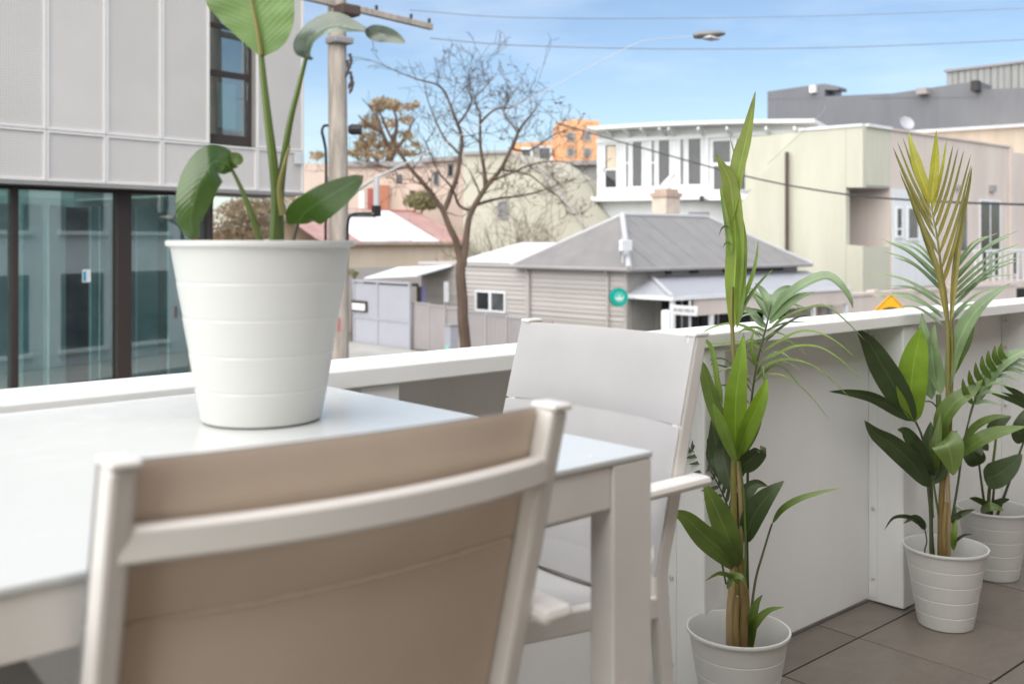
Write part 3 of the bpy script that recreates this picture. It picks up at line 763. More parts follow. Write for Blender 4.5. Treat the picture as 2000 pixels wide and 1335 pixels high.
# roof antenna
a0 = Vector((CX - 0.02, 20.95, EZ - 0.1)); zt = at(1208, 462, 30.9).z
an = thing('roof_antenna', a0, 'pale box aerial on a short mast above the cottage corner', 'antenna')
build(MB().tube([a0, (a0.x, a0.y, zt)], 0.035, 8), 'mast', 'arm_metal', an)
build(MB().box(a0.x - 0.22, a0.x + 0.26, a0.y - 0.16, a0.y - 0.036, zt - 0.44, zt - 0.10), 'panel', 'sign_white', an, bev=0.02)
build(MB().box(a0.x - 0.06, a0.x + 0.06, a0.y + 0.036, a0.y + 0.10, zt - 0.6, zt - 0.38), 'junction_box', 'gutter', an)

# street name blade and white bollard in front of the verandah
p = at(1335, 606, 27.5)
ss = thing('street_sign', (p.x, p.y, STREET + 0.13), 'small white street name blade on a post before the verandah', 'sign')
build(MB().tube([(p.x + 0.28, p.y, STREET + 0.13), (p.x + 0.28, p.y, p.z + 0.25)], 0.035, 8), 'post', 'arm_metal', ss)
m = MB().box(-0.38, 0.38, -0.012, 0.012, -0.13, 0.13).xf(Matrix.Translation(p) @ Matrix.Rotation(R(-40), 4, 'Z') @ Matrix.Rotation(R(4), 4, 'Y'))
bl = build(m, 'name_blade', 'sign_white', ss, bev=0.01)
m = MB()
for i, wd in enumerate((0.05, 0.035, 0.05, 0.04, 0.03, 0.05, 0.045, 0.03, 0.05)):
    x = -0.27 + i * 0.062; m.box(x, x + wd, -0.0155, -0.0125, -0.04, 0.045)
build(m.xf(Matrix.Translation(p) @ Matrix.Rotation(R(-40), 4, 'Z') @ Matrix.Rotation(R(4), 4, 'Y')), 'lettering', 'gutter', bl)
p = at(1301, 640, 27.0)
bo = build(MB().lathe([(0.13, 0), (0.13, p.z + 0.42 - STREET - 0.13), (0.10, p.z + 0.47 - STREET - 0.13), (0.0, p.z + 0.48 - STREET - 0.13)], (p.x, p.y, STREET + 0.13), 16), 'bollard', 'sign_white', smooth=True)
tag(bo, 'plain white round post left of the street name blade', 'post')

# ---- grey sliding gate and ribbed fence beside the cottage
GX = 20.45
ga = thing('driveway_gate', (GX, 29.7, STREET), 'grey panelled metal gate with a small letter slot plate', 'gate')
gy0, gy1, gz = 28.1, 31.5, -0.16
for (y0, y1) in ((gy0, (gy0 + gy1) / 2 + 0.2), ((gy0 + gy1) / 2 + 0.2, gy1)):
    for (z0, z1) in ((STREET + 0.12, -1.45), (-1.45, gz - 0.05)):
        build(MB().box(GX, GX + 0.04, y0 + 0.045, y1 - 0.045, z0 + 0.04, z1 - 0.04), 'panel', 'gate_metal', ga, bev=0.01)
for y in (gy0, (gy0 + gy1) / 2 + 0.2, gy1): build(MB().box(GX - 0.03, GX + 0.05, y - 0.045, y + 0.045, STREET + 0.06, gz - 0.021), 'stile', 'gate_metal', ga)
for z in (STREET + 0.12, -1.45): build(MB().box(GX - 0.028, GX + 0.048, gy0 - 0.03, gy1 + 0.03, z - 0.04, z + 0.04), 'rail', 'gate_metal', ga)
build(MB().box(GX - 0.05, GX + 0.07, gy0 - 0.06, gy1 + 0.06, gz - 0.02, gz + 0.05), 'top_rail', 'gate_metal', ga)
a = on_x(687, 607, GX - 0.04); b = on_x(717, 588, GX - 0.04)
pl = build(MB().box(GX - 0.07, GX - 0.031, b.y, a.y, a.z, b.z), 'letter_plate', 'brown_metal', ga, bev=0.01)
build(MB().box(GX - 0.085, GX - 0.071, b.y + 0.09, a.y - 0.09, a.z + 0.06, b.z - 0.10), 'letter_slot', 'sign_white', pl)
# small porch roof over the gate
pr = thing('gate_canopy', (21.5, 30, STREET), 'low white sheet canopy on dark posts behind the grey gate', 'canopy')
a = on_x(728, 545, 22.0); b = on_x(832, 524, 22.0)
build(MB().prism([(21.6, b.y, b.z - 0.28), (21.6, a.y, a.z + 0.02), (23.2, a.y, a.z + 0.40), (23.2, b.y, b.z + 0.05)], (0, 0, 0.05)), 'canopy_sheet', 'sheet_white', pr)
build(MB().box(21.58, 21.68, b.y, a.y, a.z - 0.16, a.z - 0.05), 'canopy_beam', 'brown_metal', pr)
for y in (b.y + 0.1, a.y - 0.1): build(MB().box(21.7, 21.82, y - 0.06, y + 0.06, STREET, a.z - 0.17), 'canopy_post', 'brown_metal', pr)
fe = thing('ribbed_fence', (20.62, 25, STREET), 'low mauve grey ribbed metal fence in front of the weatherboard wall', 'fence')
ys = [21.3 + i * 0.985 for i in range(8)]
for i in range(7):
    zt = -1.10 + 0.045 * i
    m = MB(); nrib = 7; y0 = ys[i] + 0.02; wd = 0.945 / nrib
    for k in range(nrib):
        ya = y0 + k * wd
        m.box(20.60, 20.64, ya + 0.0, ya + wd * 0.62, STREET + 0.13, zt); m.box(20.625, 20.645, ya + wd * 0.62, ya + wd, STREET + 0.13, zt - 0.003)
    build(m, 'fence_sheet', 'fence_metal', fe)
    build(MB().box(20.585, 20.655, ys[i] - 0.02, ys[i] + 0.019, STREET, zt + 0.05), 'fence_post', 'fence_metal', fe)
    build(MB().box(20.58, 20.66, ys[i] + 0.02, ys[i] + 0.964, zt + 0.001, zt + 0.05), 'fence_cap', 'fence_metal', fe)
p = at(870, 572, 31.0)
sg = thing('pole_sign', (p.x, p.y, STREET + 0.13), 'narrow pale sign board on a thin grey post by the ribbed fence', 'sign')
build(MB().tube([(p.x, p.y, STREET + 0.13), (p.x, p.y, p.z + 0.3)], 0.035, 8), 'post', 'gutter', sg)
build(MB().box(p.x - 0.09, p.x + 0.09, p.y - 0.06, p.y - 0.04, p.z - 0.28, p.z + 0.34), 'board', 'sign_white', sg, bev=0.01)
p = at(881, 650, 29.5)
eb = thing('service_box', (p.x, p.y, STREET + 0.13), 'slim grey service cabinet with small green plate beside the bare tree', 'cabinet')
build(MB().box(p.x - 0.14, p.x + 0.14, p.y - 0.14, p.y + 0.14, STREET + 0.13, p.z + 0.2), 'cabinet', 'gate_metal', eb, bev=0.02)
build(MB().box(p.x - 0.16, p.x + 0.16, p.y - 0.16, p.y + 0.16, p.z + 0.201, p.z + 0.25), 'cabinet_lid', 'gutter', eb, bev=0.01)
build(MB().box(p.x - 0.17, p.x - 0.141, p.y - 0.10, p.y + 0.06, p.z - 0.55, p.z - 0.35), 'plate', mat('plate_green', (0.25, 0.55, 0.42)), eb)
m = MB()
p = on_x(824, 575, 22.3)
ban = thing('purple_banner', (22.4, p.y, STREET), 'thin purple hanging banner beside the gate canopy', 'banner')
build(MB().box(22.35, 22.45, p.y - 0.03, p.y + 0.03, STREET, p.z + 0.6), 'post', 'gutter', ban)
build(MB().box(22.30, 22.34, p.y - 0.12, p.y + 0.13, p.z - 0.40, p.z + 0.30), 'cloth', mat('purple_cloth', (0.24, 0.20, 0.48)), ban)

# ---- low house with patched red and white iron roof (left middle distance)
Y3 = 38.2
lh = thing('iron_roof_house', (20, 40, STREET), 'low cream house with patched white and red iron roof behind the gate', 'house')
xa, xb = on_y(630, 472, Y3).x, on_y(905, 472, Y3).x
build(MB().box(xa, xb, Y3, Y3 + 4.0, STREET, 1.22), 'wall', 'cream_wall', lh)
M['red_iron'] = stripe_mat('red_iron', (0.40, 0.24, 0.22), None, 0, 0.12, 0.6, bump=0.4, var=0.15)
def slope(x0, x1, lift, m_, name):
    a, b = Vector((x0, Y3 - 0.25, 1.22 + lift)), Vector((x1, Y3 - 0.25, 1.22 + lift))
    dy, dz = 4.1, 1.52
    return build(MB().prism([a, b, b + Vector((0, dy, dz)), a + Vector((0, dy, dz))], (0, 0, 0.03)), name, m_, lh)
slope(xa - 0.2, xb + 0.2, 0.0, 'red_iron', 'roof_base')
for (p0, p1, mt) in ((700, 750, 'sheet_white'), (750.5, 796, 'sheet_old'), (801, 852, 'sheet_white')):
    slope(on_y(p0, 470, Y3).x, on_y(p1, 470, Y3).x, 0.035, mt, 'roof_sheet')
build(MB().box(xa - 0.2, xb + 0.2, Y3 - 0.33, Y3 - 0.26, 1.12, 1.24), 'gutter', 'terracotta', lh)
build(MB().tube([(xa, Y3 + 3.9, 2.77), (xb, Y3 + 3.9, 2.77)], 0.08, 6), 'ridge_cap', 'red_paint', lh)
lw = build(MB().box(on_y(560, 500, 36).x, on_y(905, 500, 36).x, 36.0, 36.2, STREET, on_y(760, 521, 36).z), 'yard_wall', 'weatherboard'); tag(lw, 'long pale grey yard wall between gate and cream house', 'wall')
# cream cottage and pale roof seen under the office overhang
F = Facade('cream_outbuilding', (on_y(380, 470, 42).x, 42), (on_y(628, 470, 42).x, 42), 'cream outbuilding with white lean-to roof seen beneath the office overhang', 'house')
F.poly('wall', 'cream_wall', [(420, 560), (420, 452), (520, 430), (640, 428), (640, 560)], 0, 4)
F.poly('roof_sheet', 'sheet_white', [(415, 452), (425, 440), (545, 398), (560, 398), (560, 428), (520, 431)], -0.25, -0.05)
F.poly('brick_base', 'brick', [(418, 560), (418, 456), (500, 452), (500, 560)], -0.1, -0.01)

# pink terrace
F = Facade('pink_terrace', at(560, 470, 60).xy, at(838, 470, 60).xy, 'pink rendered terrace with flat grey parapet behind the power pole', 'house')
F.poly('wall', 'pink_wall', [(560, 560), (560, 318), (838, 322), (838, 560)], 0, 8)
F.poly('parapet', 'gutter', [(655, 326), (655, 316), (838, 316), (838, 326)], -0.25, -0.02)
for (a, b, c, d, pm) in ((700, 372, 711, 406, 'sign_white'), (718, 368, 731, 410, 'red_paint'), (745, 362, 757, 412, 'brick'), (774, 340, 786, 360, 'pane'), (800, 372, 812, 400, 'pane'), (640, 345, 655, 370, 'pane')):
    F.window(a, b, c, d, 'pink_wall', pm, 0.12)
F.poly('brick_pier', 'brick', [(741, 430), (741, 362), (760, 362), (760, 430)], -0.35, -0.10)
F = Facade('peach_house', at(826, 470, 55).xy, at(915, 470, 55).xy, 'peach house with dark eave line behind the left limb of the bare tree', 'house')
F.poly('wall', 'pink_wall', [(826, 560), (826, 312), (915, 308), (915, 560)], 0, 6)
F.poly('eave', 'gutter', [(822, 318), (822, 310), (920, 304), (920, 312)], -0.3, -0.01)
F.window(876, 322, 884, 344, 'grey_wall', 'pane_dark', 0.08)
F.window(848, 336, 856, 360, 'grey_wall', 'pane', 0.08)
# pale green gable house
F = Facade('sage_gable_house', at(905, 470, 50).xy, at(1165, 470, 47).xy, 'pale sage house with long sloping gable behind the bare tree', 'house')
F.poly('wall', 'sage_wall', [(905, 560), (905, 303), (1000, 299), (1062, 340), (1165, 470), (1165, 560)], 0, 7)
F.poly('verge', 'gutter', [(905, 303), (905, 297), (1000, 294), (1000, 299)], -0.2, -0.01)
F.poly('verge', 'weatherboard', [(1000, 299), (1000, 294), (1064, 337), (1167, 466), (1165, 470), (1062, 341)], -0.15, -0.01)
F.window(975, 395, 990, 425, 'gutter', 'pane', 0.08)
# grey flats between
F = Facade('grey_flats', at(1040, 470, 64).xy, at(1172, 470, 64).xy, 'dull grey and olive flats between the gable and the white house', 'house')
F.poly('wall', 'grey_wall', [(1040, 560), (1040, 322), (1172, 318), (1172, 560)], 0, 6)
F.poly('bay', 'olive_wall', [(1128, 560), (1128, 396), (1172, 396), (1172, 560)], -0.8, -0.02)
F.poly('eave', 'gutter', [(1035, 326), (1035, 318), (1175, 313), (1175, 322)], -0.4, -0.01)
for (a, b, c, d) in ((1068, 340, 1084, 362), (1100, 340, 1116, 362), (1068, 378, 1084, 398), (1100, 378, 1116, 398)): F.window(a, b, c, d, 'frame_white', 'pane', 0.08)
# brick tower, the late sun's warmth put into its colour
F = Facade('sun_tinted_brick_block', at(1003, 470, 95).xy, at(1172, 470, 95).xy, 'stepped orange brick apartment block on the skyline', 'building')
F.poly('lower_wing', 'brick_sun_tint', [(1003, 560), (1003, 280), (1086, 275), (1086, 560)], 0, 8)
F.poly('tower', 'brick_sun_tint', [(1086.3, 560), (1086.3, 240), (1128, 234), (1170, 238), (1170, 560)], -0.6, 8)
for (a, b, c, d) in ((1054, 289, 1074, 318), (1020, 292, 1036, 306)): F.window(a, b, c, d, 'frame_white', 'pane_dark', 0.2)
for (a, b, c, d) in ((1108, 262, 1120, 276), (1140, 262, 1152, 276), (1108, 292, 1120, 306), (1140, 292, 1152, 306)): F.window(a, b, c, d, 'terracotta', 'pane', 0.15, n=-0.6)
F.poly('stair_core', 'grey_wall', [(1040, 330), (1040, 283), (1052, 283), (1052, 330)], -0.9, -0.02)

# ---- white house with curved roof
F = Facade('white_curved_roof_house', at(1165, 470, 52).xy, at(1600, 470, 47).xy, 'white two storey house with shallow curved roof and tall narrow windows', 'house')
F.poly('wall', 'white_wall', [(1166, 560), (1166, 258), (1300, 250.5), (1460, 245.3), (1600, 244), (1600, 560)], 0, 7)
top = [(1160 + i * 45, 251 - 9 * math.sin((i / 9.8) * 1.5)) for i in range(10)]
top = [(1160, 252), (1200, 249), (1250, 246), (1300, 243.5), (1350, 241.5), (1400, 240), (1460, 238.5), (1520, 237.5), (1600, 237)]
F.poly('roof', 'white_wall', [(x, y + 7) for (x, y) in reversed(top)] + top, -1.1, 7.3)
for i, px in enumerate((1195, 1232, 1265, 1300, 1318, 1375, 1430, 1505, 1560)):
    x, z = F.pt(px, 266); x2, z2 = F.pt(px, 252)
    build(MB().sweep_rect([(x, -1.0, z2 - 0.05), (x, -0.01, z + 0.0)], (1, 0, 0), 0.10, 0.16), 'rafter', 'white_wall', F.root)
F.slab('eaves_band', 'frame_white', 1166, 262, 1600, 270, -0.12, -0.002)
W8 = [(1183, 283, 1204, 366, (), (0.42,)), (1223, 279, 1228, 366, (), (0.55,)), (1236, 277, 1254, 364, (), ()), (1273, 275, 1279, 364, (), (0.52,)), (1287, 272, 1308, 362, (), ()), (1329, 272, 1336, 361, (), ()), (1345, 270, 1369, 360, (), ()), (1393, 275, 1427, 370, (), ()), (1440, 270, 1493, 370, (0.5,), (0.5,))]
for (a, b, c, d, mu, tr) in W8: F.window(a, b, c, d, 'frame_white', 'pane_dark' if c - a > 15 else 'pane', 0.08, mull=mu, trans=tr)
x0, x1, z0, z1 = F.rect(1184, 320, 1204, 366)
F.poly('blind', 'cream_wall', [(1186, 330), (1186, 286), (1203, 286), (1203, 330)], -0.03, -0.016)
F.slab('ledge', 'frame_white', 1130, 383, 1440, 392, -0.7, -0.002)
F.slab('handrail', 'frame_white', 1402, 320, 1512, 326, -1.3, -1.2)
F.slab('handrail_end', 'dark_metal', 1500, 319, 1510, 327, -1.42, -1.31)
for px in (1405, 1440, 1475): F.slab('baluster', 'frame_white', px, 326, px + 3, 392, -1.28, -1.22)
F.slab('balcony_slab', 'frame_white', 1398, 380, 1512, 392, -1.35, -0.71)
F.slab('wall_lamp', 'dark_metal', 1377, 384, 1383, 394, -0.9, -0.72)
F.slab('downpipe', 'frame_white', 1380, 270, 1384, 382, -0.10, -0.02)
F.slab('lower_vent', 'gutter', 1345, 414, 1385, 420, -0.06, -0.002)
x, z = F.pt(1300, 350); 
build(MB().tube([(x - 0.15, -0.04, z - 0.3), (x + 0.45, -0.04, z + 0.3)], 0.09, 6), 'curtain_tie', 'sign_white', F.root)

# ---- green and lilac corner house on the right
HX, HY = 38.8, 21.7
gh = thing('green_corner_house', (42, 24, STREET), 'pale green rendered house with sloping parapet and cut-out corner porch', 'house')
def xz(px, py): p = on_x(px, py, HX); return Vector((HX, p.y, max(p.z, STREET)))
def side_poly(name, mt, pts, x0=0.0, x1=0.3, parent=None):
    q = [xz(*p_) + Vector((x0, 0, 0)) for p_ in pts]
    return build(MB().prism(q, (x1 - x0, 0, 0)), name, mt, parent or gh)
def front_rect(name, mt, px0, py0, px1, py1, y0=0.0, y1=0.3, parent=None, bev=0, Y=HY):
    pm = (px0 + px1) / 2
    x0, x1 = on_y(px0, py0, Y).x, on_y(px1, py0, Y).x; z1, z0 = on_y(pm, py0, Y).z, max(on_y(pm, py1, Y).z, STREET)
    return build(MB().box(x0, x1, Y + y0, Y + y1, z0, z1), name, mt, parent or gh, bev=bev)
HZ = 6.05
side_poly('side_wall', 'green_wall', [(1437, 660), (1437, 408), (1560, 256), (1652, 249), (1652, 660)])
side_poly('side_wall', 'green_wall', [(1652.5, 366), (1652.5, 249), (1685, 246), (1685, 366)])
side_poly('porch_parapet', 'green_wall', [(1652.5, 660), (1652.5, 478), (1685, 481), (1685, 660)])
side_poly('coping', 'frame_white', [(1562, 256), (1560, 251), (1685, 241.5), (1685, 246.5)], -0.06, 0.4)
xr, xq = on_y(1752, 400, HY).x, on_y(1990, 400, HY).x
build(MB().box(HX + 0.301, xr - 0.62, HY + 0.004, HY + 6, on_y(1720, 363, HY).z, HZ - 0.02), 'upper_body', 'green_wall', gh)
build(MB().box(HX + 0.3, xr - 0.62, HY - 0.12, HY + 0.2, HZ - 0.018, HZ + 0.10), 'coping', 'frame_white', gh)
front_rect('porch_soffit', 'gutter', 1686, 362, 1752, 368, 0.01, 3.0)
build(MB().box(HX + 0.3, xr, HY + 2.2, HY + 2.4, STREET, HZ - 2.4), 'porch_wall', 'white_wall', gh)
d_ = front_rect('door', 'frame_white', 1657, 412, 1690, 492, 0.0, 0.06, Y=HY + 2.12)
build(MB().box(HX + 0.301, xr, HY + 0.01, HY + 0.25, STREET, on_y(1720, 482, HY).z), 'porch_parapet', 'green_wall', gh)
F = Facade('lilac_house', (xr - 0.6, HY), (xq + 14, HY), 'lilac pink house with dark balcony door and white railing', 'house')
x0 = 0.0
build(MB().box(x0, F.pt(1974, 300)[0], 0, 7, 0, HZ - STREET - 0.03), 'wall', 'lilac_wall', F.root)
build(MB().box(F.pt(1974, 300)[0] + 0.005, F.len, 0.5, 7, 0, HZ - STREET - 0.13), 'wing', 'lilac_wall', F.root)
build(MB().box(x0, F.pt(1974, 300)[0] + 0.02, -0.08, 0.3, HZ - STREET - 0.029, HZ - STREET + 0.06), 'coping', 'lilac_wall', F.root)
F.slab('white_bay', 'white_wall', 1742, 372, 1830, 560, -0.05, -0.002)
F.window(1749, 408, 1758, 460, 'frame_white', 'pane_dark', 0.10, trans=(0.25,), n=-0.05)
F.window(1771, 408, 1790, 465, 'frame_white', 'pane', 0.10, n=-0.05)
F.window(1872, 394, 1888, 490, 'lilac_wall', 'pane', 0.08)
F.window(1914, 394, 1952, 540, 'frame_white', 'pane_dark', 0.08, mull=(0.5,), name='balcony_door')
F.slab('wall_light', 'gutter', 1931, 362, 1940, 374, -0.18, -0.002); F.slab('wall_light', 'gutter', 1866, 362, 1871, 370, -0.18, -0.002)
F.slab('downpipe', 'lilac_wall', 1969, 290, 1974, 560, -0.14, -0.02)
F.slab('balcony_slab', 'lilac_wall', 1850, 548, 2020, 560, -1.2, -0.002)
F.slab('balcony_rail', 'frame_white', 1852, 486, 2020, 490, -1.2, -1.12)
for i in range(14):
    px = 1855 + i * 12; F.slab('baluster', 'frame_white', px, 490, px + 2.4, 548, -1.185, -1.135)
F.window(1975, 492, 1985, 535, 'frame_white', 'pane', 0.08, n=-0.02)
F.slab('garage_door', 'dark_metal', 1900, 566, 2020, 640, -0.06, -0.002)
# cream wall behind the lilac house, with dish
F = Facade('cream_upper_flats', at(1700, 470, 58).xy, at(2060, 470, 66).xy, 'cream upper flats showing above the lilac house parapet', 'building')
F.poly('wall', 'cream_wall', [(1700, 560), (1700, 262), (2060, 240), (2060, 560)], 0, 5)
F.poly('coping', 'frame_white', [(1700, 266), (1700, 260), (2060, 238), (2060, 244)], -0.3, -0.01)
p = at(1770, 242, 57.5)
ds = thing('satellite_dish', p - Vector((0, 0, 0.9)), 'pale satellite dish standing before the charcoal parapet', 'dish')
m = MB(); N = 18; c_ = p; dv = Vector((-0.5, -0.75, 0.45)).normalized(); sx = dv.orthogonal().normalized(); sy = dv.cross(sx)
prof = [(0.02, 0.0), (0.18, 0.02), (0.32, 0.06), (0.42, 0.11)]
for (r_, h_) in prof:
    for q_ in range(N):
        a = 2 * math.pi * q_ / N; m.v.append(c_ + (sx * math.cos(a) + sy * math.sin(a)) * r_ + dv * h_)
for k_ in range(3):
    for q_ in range(N): m.f.append((k_ * N + q_, k_ * N + (q_ + 1) % N, (k_ + 1) * N + (q_ + 1) % N, (k_ + 1) * N + q_))
build(m, 'reflector', 'gate_metal', ds, smooth=True)
build(MB().tube([p - dv * 0.05, p - Vector((0, 0, 0.9))], 0.04, 6), 'mast', 'gutter', ds)
build(MB().tube([p - sy * 0.5 + dv * 0.1, p + dv * 0.5], 0.02, 6), 'feed_arm', 'gutter', ds)

# ---- charcoal block on the skyline
F = Facade('charcoal_block', at(1499, 470, 80).xy, at(2080, 470, 66).xy, 'long charcoal rendered block with hooked parapet on the skyline', 'building')
F.poly('wall', 'charcoal', [(1499, 560), (1499, 193), (2080, 168), (2080, 560)], 0, 10)
F.poly('raised_parapet', 'charcoal', [(1499, 195), (1499, 179), (1600, 164.5), (1611, 164), (1611, 192)], -0.02, 3)
F.poly('parapet_hook', 'charcoal', [(1611, 175), (1611, 164), (1634, 168), (1638, 171), (1637, 176), (1622, 176)], -0.02, 1.5)
F.poly('upper_parapet', 'charcoal', [(1700, 189), (1910, 158), (1910, 190), (1700, 192)], -0.03, 3)
F.slab('vent_hood', 'gutter', 1797, 174, 1817, 186, -0.8, -0.03)
F.slab('rooftop_vent', 'dark_metal', 1904, 160, 1917, 180, -0.9, -0.04)
F.slab('flood_light', 'sign_white', 1585, 168, 1596, 182, -0.4, -0.03)
F = Facade('ribbed_plant_room', at(1848, 470, 82).xy, at(2080, 470, 74).xy, 'grey ribbed metal plant room above the charcoal block', 'building')
F.poly('wall', 'clad_metal', [(1849, 560), (1849, 140), (2080, 112), (2080, 560)], 0, 6)
F.poly('flashing', 'gutter', [(1846, 142), (1846, 137), (2080, 109), (2080, 113)], -0.2, -0.01)
xs0 = F.pt(1849, 150)[0]; z0_ = F.pt(1950, 200)[1]
for i in range(28):
    px = 1853 + i * 8; x, zt = F.pt(px, 140 - (px - 1849) * 0.121)
    build(MB().box(x - 0.05, x + 0.05, -0.06, -0.002, z0_ - 2.0, zt - 0.10), 'rib', 'clad_metal', F.root)

# low street wall and posts right of the verandah
F = Facade('street_wall', (33.6, 19.9), (64, 19.9), 'low mauve street wall with square piers right of the cottage', 'wall')
F.slab('wall', 'lilac_wall', 1545, 572, 1985, 640, 0, 0.2)
for px in (1548, 1600, 1648, 1705, 1770, 1850): F.slab('pier', 'lilac_wall', px, 566, px + 12, 640, -0.08, 0.28)
F.slab('coping', 'lilac_wall', 1545, 566, 1985, 572, -0.05, 0.25)
F.slab('dark_slot', 'gutter', 1616, 580, 1624, 640, -0.03, -0.002)

# yellow warning sign
p = at(1740, 612, 33)
ys_ = thing('warning_sign', (p.x, p.y, STREET), 'yellow diamond road warning sign rising behind the balcony rail', 'sign')
rt = Matrix.Translation(p) @ Matrix.Rotation(YAW, 4, 'Z') @ Matrix.Rotation(R(45), 4, 'Y')
build(MB().box(-0.46, 0.46, -0.015, 0.015, -0.46, 0.46).xf(rt), 'plate', 'sign_yellow', ys_, bev=0.01)
m = MB()
for (a, b, c, d) in ((-0.42, 0.42, 0.40, 0.42), (-0.42, 0.42, -0.42, -0.40), (-0.42, -0.40, -0.399, 0.399), (0.40, 0.42, -0.399, 0.399)): m.box(a, b, -0.0185, -0.0155, c, d)
build(m.xf(rt), 'border', 'sign_black', ys_)
rt2 = Matrix.Translation(p) @ Matrix.Rotation(YAW, 4, 'Z')
m = MB()
for i in range(10):
    a0, a1 = math.pi * i / 10, math.pi * (i + 1) / 10
    m.quad((0.32 * math.cos(a0), -0.0165, 0.05 + 0.16 * math.sin(a0)), (0.32 * math.cos(a1), -0.0165, 0.05 + 0.16 * math.sin(a1)), (0.2 * math.cos(a1), -0.0165, 0.02 + 0.08 * math.sin(a1)), (0.2 * math.cos(a0), -0.0165, 0.02 + 0.08 * math.sin(a0)))
build(m.xf(rt2), 'symbol', 'sign_black', ys_)
build(MB().tube([(p.x + CV.x * 0.05, p.y + CV.y * 0.05, STREET), (p.x + CV.x * 0.05, p.y + CV.y * 0.05, p.z + 0.4)], 0.035, 8), 'post', 'arm_metal', ys_)

# ---- power pole, cross arm, lamp, wires
pp = Vector((8.46, 13.5, STREET + 0.13)); pole_top = 7.2
po = thing('power_pole', pp, 'weathered grey power pole with timber cross arm beside the office building', 'pole')
m = MB(); pts = []; rad = []
for i in range(16):
    f = i / 15; pts.append((pp.x + 0.02 * math.sin(f * 5), pp.y, STREET + 0.1 + (pole_top - STREET) * f)); rad.append(0.165 - 0.035 * f)
build(m.tube(pts, rad, 14), 'shaft', 'pole_concrete', po, smooth=True)
a = at(672, 12, 15.75); b = at(843, 53, 17.2); dv = (b - a).normalized()
build(MB().sweep_rect([a - dv * 1.2, b], (0, 0, 1), 0.10, 0.09), 'cross_arm', 'pole_concrete', po, bev=0.01)
for f in (0.35, 0.75, 0.97):
    q = a.lerp(b, f); build(MB().lathe([(0.015, 0), (0.03, 0.02), (0.018, 0.045), (0.032, 0.06), (0.012, 0.09), (0, 0.09)], q + Vector((0, 0, 0.05)), 10), 'insulator', 'brown_metal', po)
c_ = at(660, 80, 15.6); build(MB().box(c_.x - 0.15, c_.x + 0.19, c_.y - 0.16, c_.y + 0.13, c_.z - 0.05, c_.z + 0.05), 'pole_band', 'gutter', po, bev=0.02)
c_ = at(672, 22, 15.6); build(MB().box(c_.x - 0.14, c_.x + 0.2, c_.y - 0.17, c_.y + 0.12, c_.z - 0.08, c_.z + 0.09), 'arm_bracket', 'rust_pipe', po, bev=0.03)
p1 = at(681, 253, 15.5); p2 = at(706, 253, 15.5)
build(MB().tube([p1, p1.lerp(p2, 0.25), p2], [0.06, 0.085, 0.08], 10), 'spotlight', 'dark_metal', po)
cable = [at(636, 640, 15.45), at(636, 420, 15.45), at(637, 310, 15.45), at(633, 275, 15.4), at(629, 258, 15.3), at(632, 247, 15.3), at(640, 245, 15.45)]
build(MB().tube(spline(cable, 30), 0.022, 6), 'conduit', 'dark_metal', po)
c2 = [at(679, 470, 15.45), at(679, 440, 15.4), at(684, 422, 15.2), at(700, 417, 15.0), at(731, 416, 15.0), at(735, 408, 15.0)]
build(MB().tube(spline(c2, 30), 0.022, 6), 'service_cable', 'dark_metal', po)
b0 = at(735, 412, 15.0); build(MB().tube([b0, at(735, 345, 15.0)], 0.045, 8), 'service_riser', 'arm_metal', po)
build(MB().box(b0.x - 0.05, b0.x + 0.05, b0.y - 0.05, b0.y + 0.05, b0.z - 0.08, b0.z + 0.08), 'junction_box', 'dark_metal', po)
q0 = at(684, 417, 15.3); build(MB().tube([q0, b0 + Vector((0, 0, -0.04))], 0.05, 8), 'bracket_arm', 'pole_concrete', po)
st = at(656, 632, 15.5); build(MB().box(st.x - 0.10, st.x - 0.03, st.y - 0.19, st.y - 0.165, st.z - 0.10, st.z + 0.10), 'red_marker', mat('marker_red', (0.55, 0.22, 0.20)), po)
rnd = random.Random(5)
for (px, py) in ((684, 140), (683, 105), (686, 150), (678, 118)):
    q = at(px, py, 15.4); build(MB().tube(spline([q, q + Vector((0.03, 0, -0.12)), q + Vector((-0.02, 0.02, -0.26))], 6), [0.03, 0.02, 0.03, 0.02, 0.03, 0.01], 5), 'frayed_tie', 'rust_pipe', po)

ls = thing('street_lamp', at(684, 380, 15.6), 'long thin outreach arm carrying a flat street lamp over the road', 'lamp')
arm = [at(684, 380, 15.6), at(740, 345, 15.4), at(830, 300, 15.2), at(980, 222, 15.3), at(1120, 148, 15.5), at(1210, 101, 15.7), at(1262, 80, 15.8), at(1360, 71, 16.0)]
sp_ = spline(arm, 40)
build(MB().tube(sp_, [0.034 - 0.028 * min(1, i / 13) for i in range(40)], 8), 'outreach_arm', 'arm_metal', ls)
h0, h1 = at(1354, 70, 16.0), at(1415, 66, 16.05); ax_ = (h1 - h0).normalized()
m = MB(); prof = [(0.0, 0.02, 0.02), (0.08, 0.055, 0.05), (0.35, 0.075, 0.06), (0.8, 0.07, 0.05), (1.0, 0.03, 0.025)]
L = (h1 - h0).length; N = 12
for (f, w_, t_) in prof:
    for q_ in range(N):
        an_ = 2 * math.pi * q_ / N; m.v.append(h0 + ax_ * (f * L) + ax_.cross(Vector((0, 0, 1))) * (math.cos(an_) * w_ * 1.6) + Vector((0, 0, math.sin(an_) * t_)))
for k_ in range(4):
    for q_ in range(N): m.f.append((k_ * N + q_, k_ * N + (q_ + 1) % N, (k_ + 1) * N + (q_ + 1) % N, (k_ + 1) * N + q_))
build(m, 'lamp_head', 'lamp_metal', ls, smooth=True)
